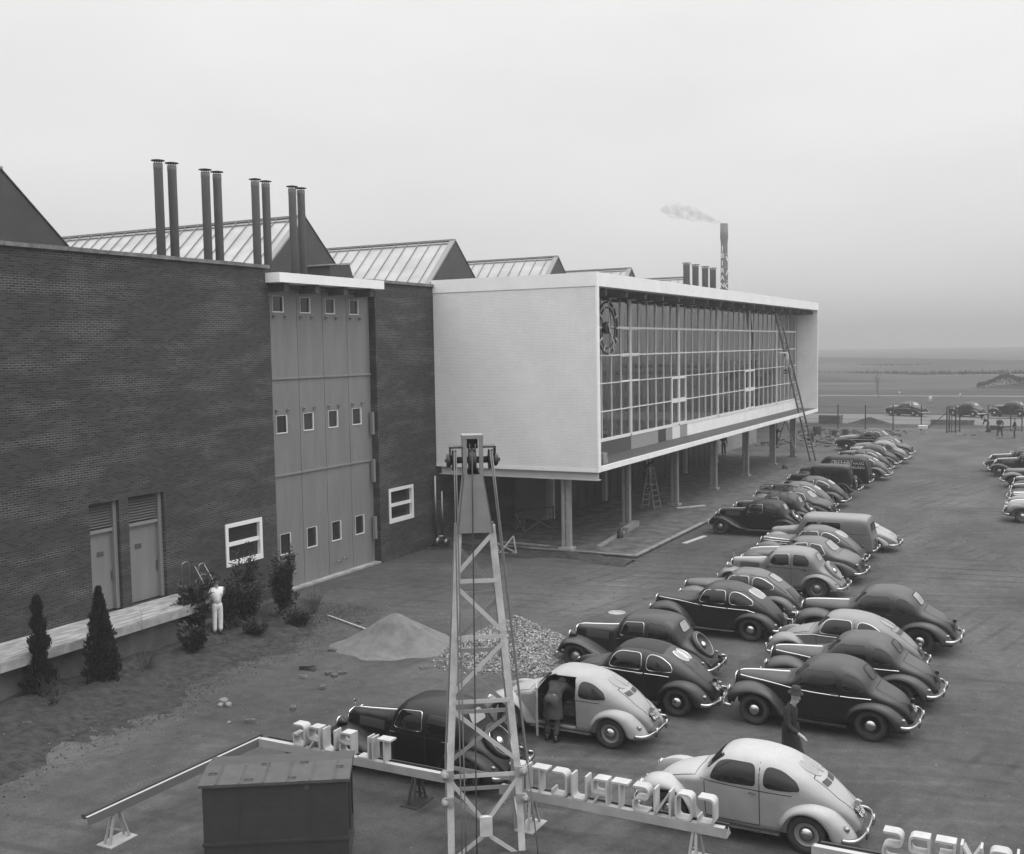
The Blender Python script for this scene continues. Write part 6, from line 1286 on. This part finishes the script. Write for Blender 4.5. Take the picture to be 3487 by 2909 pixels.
# ------------------------------------------------------------------ plants in the bed
def twigs(g, rnd, n, h, spread, r=.008, fork=3, mi=0, base=.05, bend=.4):
    tips = []
    for _ in range(n):
        a = rnd.uniform(0, 2*PI); l_ = h*rnd.uniform(.55, 1.05); k = spread*rnd.uniform(.2, 1); p0 = Vector((rnd.gauss(0, base), rnd.gauss(0, base), 0)); d = Vector((math.cos(a)*k, math.sin(a)*k, l_))
        pts = [p0+d*t+Vector((rnd.gauss(0, .012), rnd.gauss(0, .012), -bend*k*t*t*.3)) for t in (0, .25, .5, .75, 1)]; g.tube(pts, [r, r*.85, r*.7, r*.5, r*.3], 3, mi, cap=False); tips.append(pts[-1])
        for _k in range(fork):
            t = rnd.uniform(.35, .95); q_ = p0+d*t; e_ = Vector((rnd.gauss(0, .5), rnd.gauss(0, .5), rnd.uniform(.3, 1.2))).normalized()*l_*rnd.uniform(.12, .3); g.tube([q_, q_+e_*.5+Vector((0, 0, .01)), q_+e_], [r*.5, r*.4, r*.2], 3, mi, cap=False); tips.append(q_+e_)
    return tips
def conifer(label, x, y, h, prof, n, seed, name='columnar_conifer', size=.075, mt='leaf'):
    prof = [(p[0], p[1]*.84)+tuple(p[2:]) for p in prof]
    rnd = random.Random(seed); t = thing(name, label, 'conifer', (x, y, 0)); g = G(); g.tube([(0, 0, 0), (.01, 0, h*.5), (0, 0, h*.95)], [.045, .03, .008], 6); g.obj('trunk', M['bark'], parent=t)
    f = pchip([p[0] for p in prof], [p[1] for p in prof]); fx_ = pchip([p[0] for p in prof], [p[2] if len(p) > 2 else 0 for p in prof]); g = G(); ph = rnd.uniform(0, 6)
    def fn(r):
        z = r.random()**.9*h; a = r.uniform(0, 2*PI); rr = f(z/h)*(1+.26*math.sin(3*a+z*9+ph)+.2*math.sin(5*a-z*17)+.1*r.random())*(r.random()**.35)
        return (rr*math.cos(a)+fx_(z/h), rr*math.sin(a), z), (math.cos(a)*.7, math.sin(a)*.7, 1.1)
    scatter_leaves(g, n, fn, size, rnd, .55); g.obj('foliage', M[mt], parent=t, recalc=False); return t
conifer('tall twisted dark conifer, leftmost plant before the dock', -23.0, 18.15, 2.5, [(0, .42), (.12, .40), (.3, .30, .0), (.42, .17, -.03), (.55, .27, .03), (.64, .13, .05), (.74, .19, -.02), (.82, .08, 0), (.9, .12, 0), (1, .01, 0)], 5200, 1)
conifer('dense dark cone shaped conifer between dock and dirt yard', -22.35, 19.5, 2.5, [(0, .30), (.1, .42), (.35, .38), (.6, .26), (.8, .14), (.93, .07), (1, .01)], 6500, 2)
conifer('second slimmer conifer close behind the cone shaped one', -22.42, 19.78, 1.75, [(0, .24), (.15, .30), (.4, .24), (.7, .13), (1, .01)], 2600, 3)
def leafy(label, x, y, h, w_, seed, nst=7, nl=1400, size=.085, name='evergreen_shrub', base=.06, low=.1):
    rnd = random.Random(seed); t = thing(name, label, 'shrub', (x, y, 0)); g = G(); tips = twigs(g, rnd, nst, h, w_, .012, 7, base=base); g.obj('stems', M['bark'], parent=t); g = G()
    def fn(r):
        c_ = r.choice(tips); p = Vector(c_)*(r.uniform(.4, 1.0) if c_[2] > h*.3 else 1)+Vector((r.gauss(0, .06), r.gauss(0, .06), r.gauss(0, .06))); p.z = max(p.z, low); d = Vector((p.x, p.y, .25)); return p, d.normalized()
    scatter_leaves(g, int(nl*1.8), fn, size, rnd, .9); g.obj('leaves', M['leaf2'], parent=t, recalc=False); return t
leafy('bushy evergreen partly hiding the man in white at the dock end', -23.35, 23.85, 1.75, .45, 11, 8, 2300, .11)
leafy('low dark bush on the bed in front of the man in white', -22.2, 22.7, .75, .5, 12, 9, 1500, .08)
leafy('thin upright evergreen just right of the man in white', -23.0, 25.0, 1.85, .33, 13, 6, 1300, .075)
leafy('tall slender evergreen rising before the white framed window', -23.6, 26.45, 2.05, .40, 14, 7, 1700, .075)
leafy('broad dark evergreen between the slender one and the bare bush', -22.9, 25.7, 1.5, .5, 18, 8, 1300, .08)
leafy('small low bush in the middle of the bed', -21.8, 24.75, .6, .4, 15, 7, 600, .06)
leafy('dark pyramid shaped evergreen at the left edge of the tall folding door', -22.55, 27.1, 2.1, .42, 16, 8, 2600, .085)
leafy('low spreading bush at the foot of the pyramid shaped evergreen', -21.4, 26.35, .55, .5, 17, 8, 800, .06)
def bare(label, x, y, h, w_, seed, n=26, fork=3, name='bare_shrub', r=.007):
    rnd = random.Random(seed); g = G(); twigs(g, rnd, n, h, w_, r, fork); o = g.obj(name, M['twig']); o.location = (x, y, 0); return tag(o, label, 'shrub')
bare('leafless shrub between the two clipped conifers and the dock', -22.05, 20.75, 1.0, .55, 21, 30)
bare('tall bare sapling in front of the dock', -22.5, 21.0, 1.75, .25, 22, 3, 9, 'bare_sapling')
bare('short bare brush at the left edge below the twisted conifer', -22.08, 17.75, .75, .5, 23, 34)
bare('bare many-stemmed bush left of the pyramid shaped evergreen', -22.2, 25.75, 1.6, .5, 24, 22)
bare('bristly bare shrub right of the folding door corner', -21.95, 27.8, .95, .5, 25, 46, 3)
bare('thin bare sapling beside the low dark bush', -21.9, 23.6, .7, .25, 26, 6)
rnd = random.Random(50); g = G(); tips = twigs(g, rnd, 3, 4.2, .5, .03, 14, base=.02); o = g.obj('bare_tree', M['twig']); o.location = (-27.0, 173, 0); tag(o, 'slender bare young tree far off beside the white hall', 'tree')

# ------------------------------------------------------------------ people
def skin(name, nodes, edges, m_, parent=None, sub=1, root=0):
    me = bpy.data.meshes.new('s'); me.from_pydata([n[0] for n in nodes], edges, []); o = bpy.data.objects.new('s', me); COL.objects.link(o)
    md = o.modifiers.new('skin', 'SKIN'); md.use_smooth_shade = True
    for i, n in enumerate(nodes): r = n[1]; o.data.skin_vertices[0].data[i].radius = (r, r) if not isinstance(r, tuple) else r; o.data.skin_vertices[0].data[i].use_root = (i == root)
    sb = o.modifiers.new('sub', 'SUBSURF'); sb.levels = sb.render_levels = sub
    dg = bpy.context.evaluated_depsgraph_get(); nm = bpy.data.meshes.new_from_object(o.evaluated_get(dg)); bpy.data.objects.remove(o)
    nm.materials.clear(); nm.materials.append(m_)
    for p in nm.polygons: p.use_smooth = True
    return link(name, nm, parent)
def person(label, loc, rz, J, top='coat', legs='trousers', hat=None, coat_len=0, sleeves=True, group=None, scale=1):
    """J: joint positions (facing +x): pelvis chest neck head, shoulders sl sr, elbows el er, wrists wl wr, hips hl hr, knees kl kr, ankles al ar"""
    t = thing('person', label, 'person', loc, rz, group); t.scale = (scale,)*3; V = {k: Vector(v) for k, v in J.items()}
    hd_ = V['head']; f = (V.get('face') or Vector((1, 0, 0))).normalized(); side = Vector((-f.y, f.x, 0)).normalized() if abs(f.z) < .95 else Vector((0, 1, 0)); upd = f.cross(side)*-1 if f.cross(side).z < 0 else f.cross(side)
    nodes, edges = [], []
    def nd(p, r, link_=None):
        nodes.append((tuple(p), r)); i = len(nodes)-1
        if link_ is not None: edges.append((link_, i))
        return i
    pe = nd(V['pelvis'], (.125, .10)); ab = nd(V['pelvis'].lerp(V['chest'], .5), (.115, .09), pe); chs = nd(V['chest'], (.14, .10), ab); nk = nd(V['neck'], .055, chs)
    h1_ = nd(hd_-upd*.06, (.066, .075), nk); h2_ = nd(hd_+upd*.02+f*.005, (.078, .09), h1_); nd(hd_+upd*.095-f*.01, (.05, .06), h2_)
    nd(hd_-upd*.015+f*.118, (.014, .014), h2_); nd(hd_-upd*.075+f*.085, (.028, .02), h1_)
    for s in (-1, 1): nd(hd_-upd*.01+side*s*.088-f*.01, (.012, .026), h2_)
    for s in 'lr':
        sh = nd(V['s'+s], .055, chs); el = nd(V['e'+s], .042, sh); wr = nd(V['w'+s], .028, el); d = (V['w'+s]-V['e'+s]).normalized(); pm = nd(V['w'+s]+d*.07, (.036, .018), wr); lat = d.cross(Vector((0, 0, 1))); lat = lat.normalized() if lat.length > .1 else Vector((0, 1, 0))
        for q_, l_ in ((-.03, .06), (-.011, .075), (.01, .07), (.03, .052)):
            a = nd(V['w'+s]+d*(.085+l_*.5)+lat*q_, .009, pm); nd(V['w'+s]+d*(.085+l_)+lat*q_*1.05+Vector((0, 0, -.022)), .008, a)
        th = nd(V['w'+s]+d*.06+lat*.045*(1 if s == 'l' else -1), .010, wr); nd(V['w'+s]+d*.10+lat*.05*(1 if s == 'l' else -1), .008, th)
        hp = nd(V['h'+s], .085, pe); kn = nd(V['k'+s], .058, hp); an = nd(V['a'+s], .036, kn)
    b = skin('body', nodes, edges, M['skin'], t)
    # trousers
    nodes, edges = [], []; pe = nd(V['pelvis'], (.155, .13)); nd(V['pelvis'].lerp(V['chest'], .35), (.145, .12), pe)
    for s in 'lr': hp = nd(V['h'+s], .105, pe); kn = nd(V['k'+s], .078, hp); nd(V['a'+s]+Vector((0, 0, .03)), .07, kn)
    skin('trousers', nodes, edges, M[legs], t)
    # jacket or coat
    nodes, edges = [], []; chs = nd(V['chest'], (.175, .135)); ab = nd(V['pelvis'].lerp(V['chest'], .45), (.16, .13), chs); pe = nd(V['pelvis'], (.17, .145), ab); nd(V['neck']+Vector((0, 0, .01)), .085, chs)
    if coat_len:
        m1 = (V['kl']+V['kr'])/2; g = G(); rows = []
        for i in range(7):
            u = i/6*coat_len; c_ = V['pelvis'].lerp(m1, u)+(V['chest']-V['pelvis'])*(.5 if i == 0 else .15*(1-i/6)); c_.z += .03*(1-i/6); k = 1+.35*i/6; rows.append([c_+Vector(((.15+.012*math.sin(5*a*PI/10+i))*k*math.cos(a*PI/10), (.175+.01*math.sin(7*a*PI/10))*k*math.sin(a*PI/10), 0)) for a in range(20)])
        g.grid(rows, closed=True); g.obj('coat_skirt', M[top], parent=t, recalc=False)
    if 0:
        m1 = (V['kl']+V['kr'])/2; p1 = V['pelvis'].lerp(m1, coat_len*.5); p2 = V['pelvis'].lerp(m1, coat_len); a = nd(p1, (.20, .18), pe); nd(p2, (.23, .22), a)
    for s in 'lr': sh = nd(V['s'+s], .078, chs); el = nd(V['e'+s], .062, sh); nd(V['e'+s].lerp(V['w'+s], .88), .045, el)
    skin('overcoat' if coat_len else 'jacket', nodes, edges, M[top], t)
    for s in 'lr':
        a = V['a'+s]; dr = Vector((f.x, f.y, 0)); dr = dr.normalized() if dr.length > .1 else Vector((1, 0, 0)); g = G(); g.tube([a-dr*.06+Vector((0, 0, -.03)), a+dr*.04+Vector((0, 0, -.035)), a+dr*.17+Vector((0, 0, -.05)), a+dr*.2+Vector((0, 0, -.055))], [.042, .05, .042, .02], 10); g.obj('shoe', M['shoe'], parent=t)
    if hat:
        g = G(); c_ = hd_+upd*.085; g.lathe([(.01, .14), (.075, .135), (.098, .08), (.105, .015), (.15, .004), (.152, -.004), (.10, -.004), (.02, -.004)], 24)
        rot = Matrix((f, side, upd)).transposed().to_4x4(); bmesh.ops.transform(g.bm, matrix=Matrix.Translation(c_) @ rot, verts=g.bm.verts); g.obj('hat', M[hat], parent=t)
    else:
        nodes, edges = [], []; a = nd(hd_+upd*.04-f*.035, (.082, .082)); b_ = nd(hd_+upd*.1-f*.02, (.07, .07), a); nd(hd_-upd*.03-f*.06, (.06, .06), a); skin('hair', nodes, edges, M['hair'], t)
    return t
STAND = dict(pelvis=(0, 0, .95), chest=(0, 0, 1.30), neck=(0, 0, 1.50), head=(.02, 0, 1.64), sl=(0, .18, 1.40), sr=(0, -.18, 1.40), el=(-.02, .24, 1.12), er=(-.02, -.24, 1.12), wl=(.05, .25, .88), wr=(.05, -.25, .88), hl=(0, .09, .88), hr=(0, -.09, .88), kl=(.02, .1, .48), kr=(.02, -.1, .48), al=(0, .1, .09), ar=(0, -.1, .09))
def pose(**k): d = dict(STAND); d.update(k); return d
# man in a hat walking to the right
person('man in a dark hat and overcoat walking past the front dark saloon', (-4.88, 20.85, 0), R(-4), pose(chest=(.04, 0, 1.30), neck=(.07, 0, 1.5), head=(.11, 0, 1.635), face=(1, -.12, -.12), er=(.06, -.27, 1.12), wr=(.30, -.30, 1.0), el=(-.14, .25, 1.14), wl=(-.1, .27, .88), kl=(.20, .09, .50), kr=(-.05, -.09, .48), al=(.30, .09, .10), ar=(-.30, -.09, .16)), 'coat', 'trousers', 'hat', coat_len=1.0)
# man leaning into the open car door
person('person in raincoat and hat bending into the open door of a pale car', (-9.98, 20.66, 0), R(84), pose(pelvis=(.10, 0, .92), chest=(.36, .02, 1.12), neck=(.49, .03, 1.17), head=(.60, .05, 1.17), face=(.75, .0, -.65), sl=(.38, .2, 1.17), sr=(.38, -.17, 1.15), el=(.62, .26, 1.0), er=(.60, -.24, .98), wl=(.85, .2, .9), wr=(.84, -.2, .82), kl=(.08, .1, .50), kr=(.12, -.1, .5), ar=(-.02, -.13, .09)), 'coat2', 'trousers', 'hat', coat_len=.95)
# painter in white at the ladder, back to the yard
person('dark haired man in white overalls seen from behind at the dock ladder', (-22.95, 24.45, 0), R(150), pose(el=(.20, .30, 1.16), wl=(.40, .22, 1.12), er=(.22, -.30, 1.16), wr=(.42, -.22, 1.14), head=(.03, 0, 1.63), kl=(.0, .09, .48), ar=(.0, -.08, .09), hl=(0, .085, .88), hr=(0, -.085, .88)), 'overall', 'overall')
# painter high on the long ladder
person('man in pale clothes standing high on the long ladder', (-17.42, 73.55, 6.5), R(195), pose(el=(.30, .35, 1.42), wl=(.62, .45, 1.42), er=(.28, -.2, 1.3), wr=(.48, -.1, 1.42), kl=(.1, .1, .52), al=(.02, .1, .28)), 'overall', 'greyoverall')
# men working on the step ladders
person('dark clothed worker on the wooden step ladder by the third column', (-19.75, 52.75, 1.05), R(-40), pose(el=(.15, .28, 1.45), wl=(.3, .2, 1.7), er=(.15, -.28, 1.4), wr=(.3, -.2, 1.6)), 'workblue', 'trousers')
person('dark clothed worker on the tall step ladder under the far end of the hall', (-19.95, 80.8, .75), R(-20), pose(el=(.2, .25, 1.2), wl=(.4, .15, 1.3), er=(.2, -.25, 1.2), wr=(.4, -.15, 1.3)), 'workblue', 'trousers')
person('dark clothed man standing by the wall beyond the fourth column', (-23.9, 80.6, .09), R(-60), pose(er=(.15, -.25, 1.15), wr=(.3, -.1, 1.1)), 'workblue', 'trousers')
person('worker bending forward beside the dark fence frame', (-7.4, 110.2, 0), R(180), pose(pelvis=(-.1, 0, .9), chest=(.2, 0, 1.1), neck=(.36, 0, 1.2), head=(.48, 0, 1.22), face=(.7, 0, -.7), sl=(.22, .18, 1.15), sr=(.22, -.18, 1.15), el=(.3, .2, .85), er=(.3, -.2, .85), wl=(.4, .12, .62), wr=(.4, -.12, .62), hl=(-.1, .09, .85), hr=(-.1, -.09, .85)), 'workblue', 'workblue')
person('worker in cap standing with hands together, middle of the three by the fence', (-5.95, 103.5, 0), R(-70), pose(el=(.05, .27, 1.14), wl=(.26, .05, 1.05), er=(.05, -.27, 1.14), wr=(.26, -.05, 1.05), al=(0, .2, .09), ar=(0, -.2, .09), kl=(0, .16, .5), kr=(0, -.16, .5)), 'workblue', 'workblue', scale=1.05)
person('dark clothed worker standing nearest the right edge, turned to the left', (-4.75, 103.2, 0), R(185), pose(er=(.1, -.25, 1.12), wr=(.22, -.18, .95), face=(1, 0, -.3)), 'workblue', 'workblue')

# ------------------------------------------------------------------ the mist
g = G(); g.span((-1450, -260, -1), (950, 1560, 31)); hz = g.obj('haze', None); hz.data.materials.clear()
hm = bpy.data.materials.new('mist'); hm.use_nodes = True; n_ = hm.node_tree.nodes; n_.remove(n_['Principled BSDF']); pv_ = n_.new('ShaderNodeVolumePrincipled')
pv_.inputs['Color'].default_value = (.52, .52, .52, 1); pv_.inputs['Density'].default_value = .0015; hm.node_tree.links.new(pv_.outputs[0], n_['Material Output'].inputs['Volume'])
hz.data.materials.append(hm); hz['kind'] = 'stuff'; hz['label'] = 'even grey mist over the yard and the fields'; hz['category'] = 'mist'
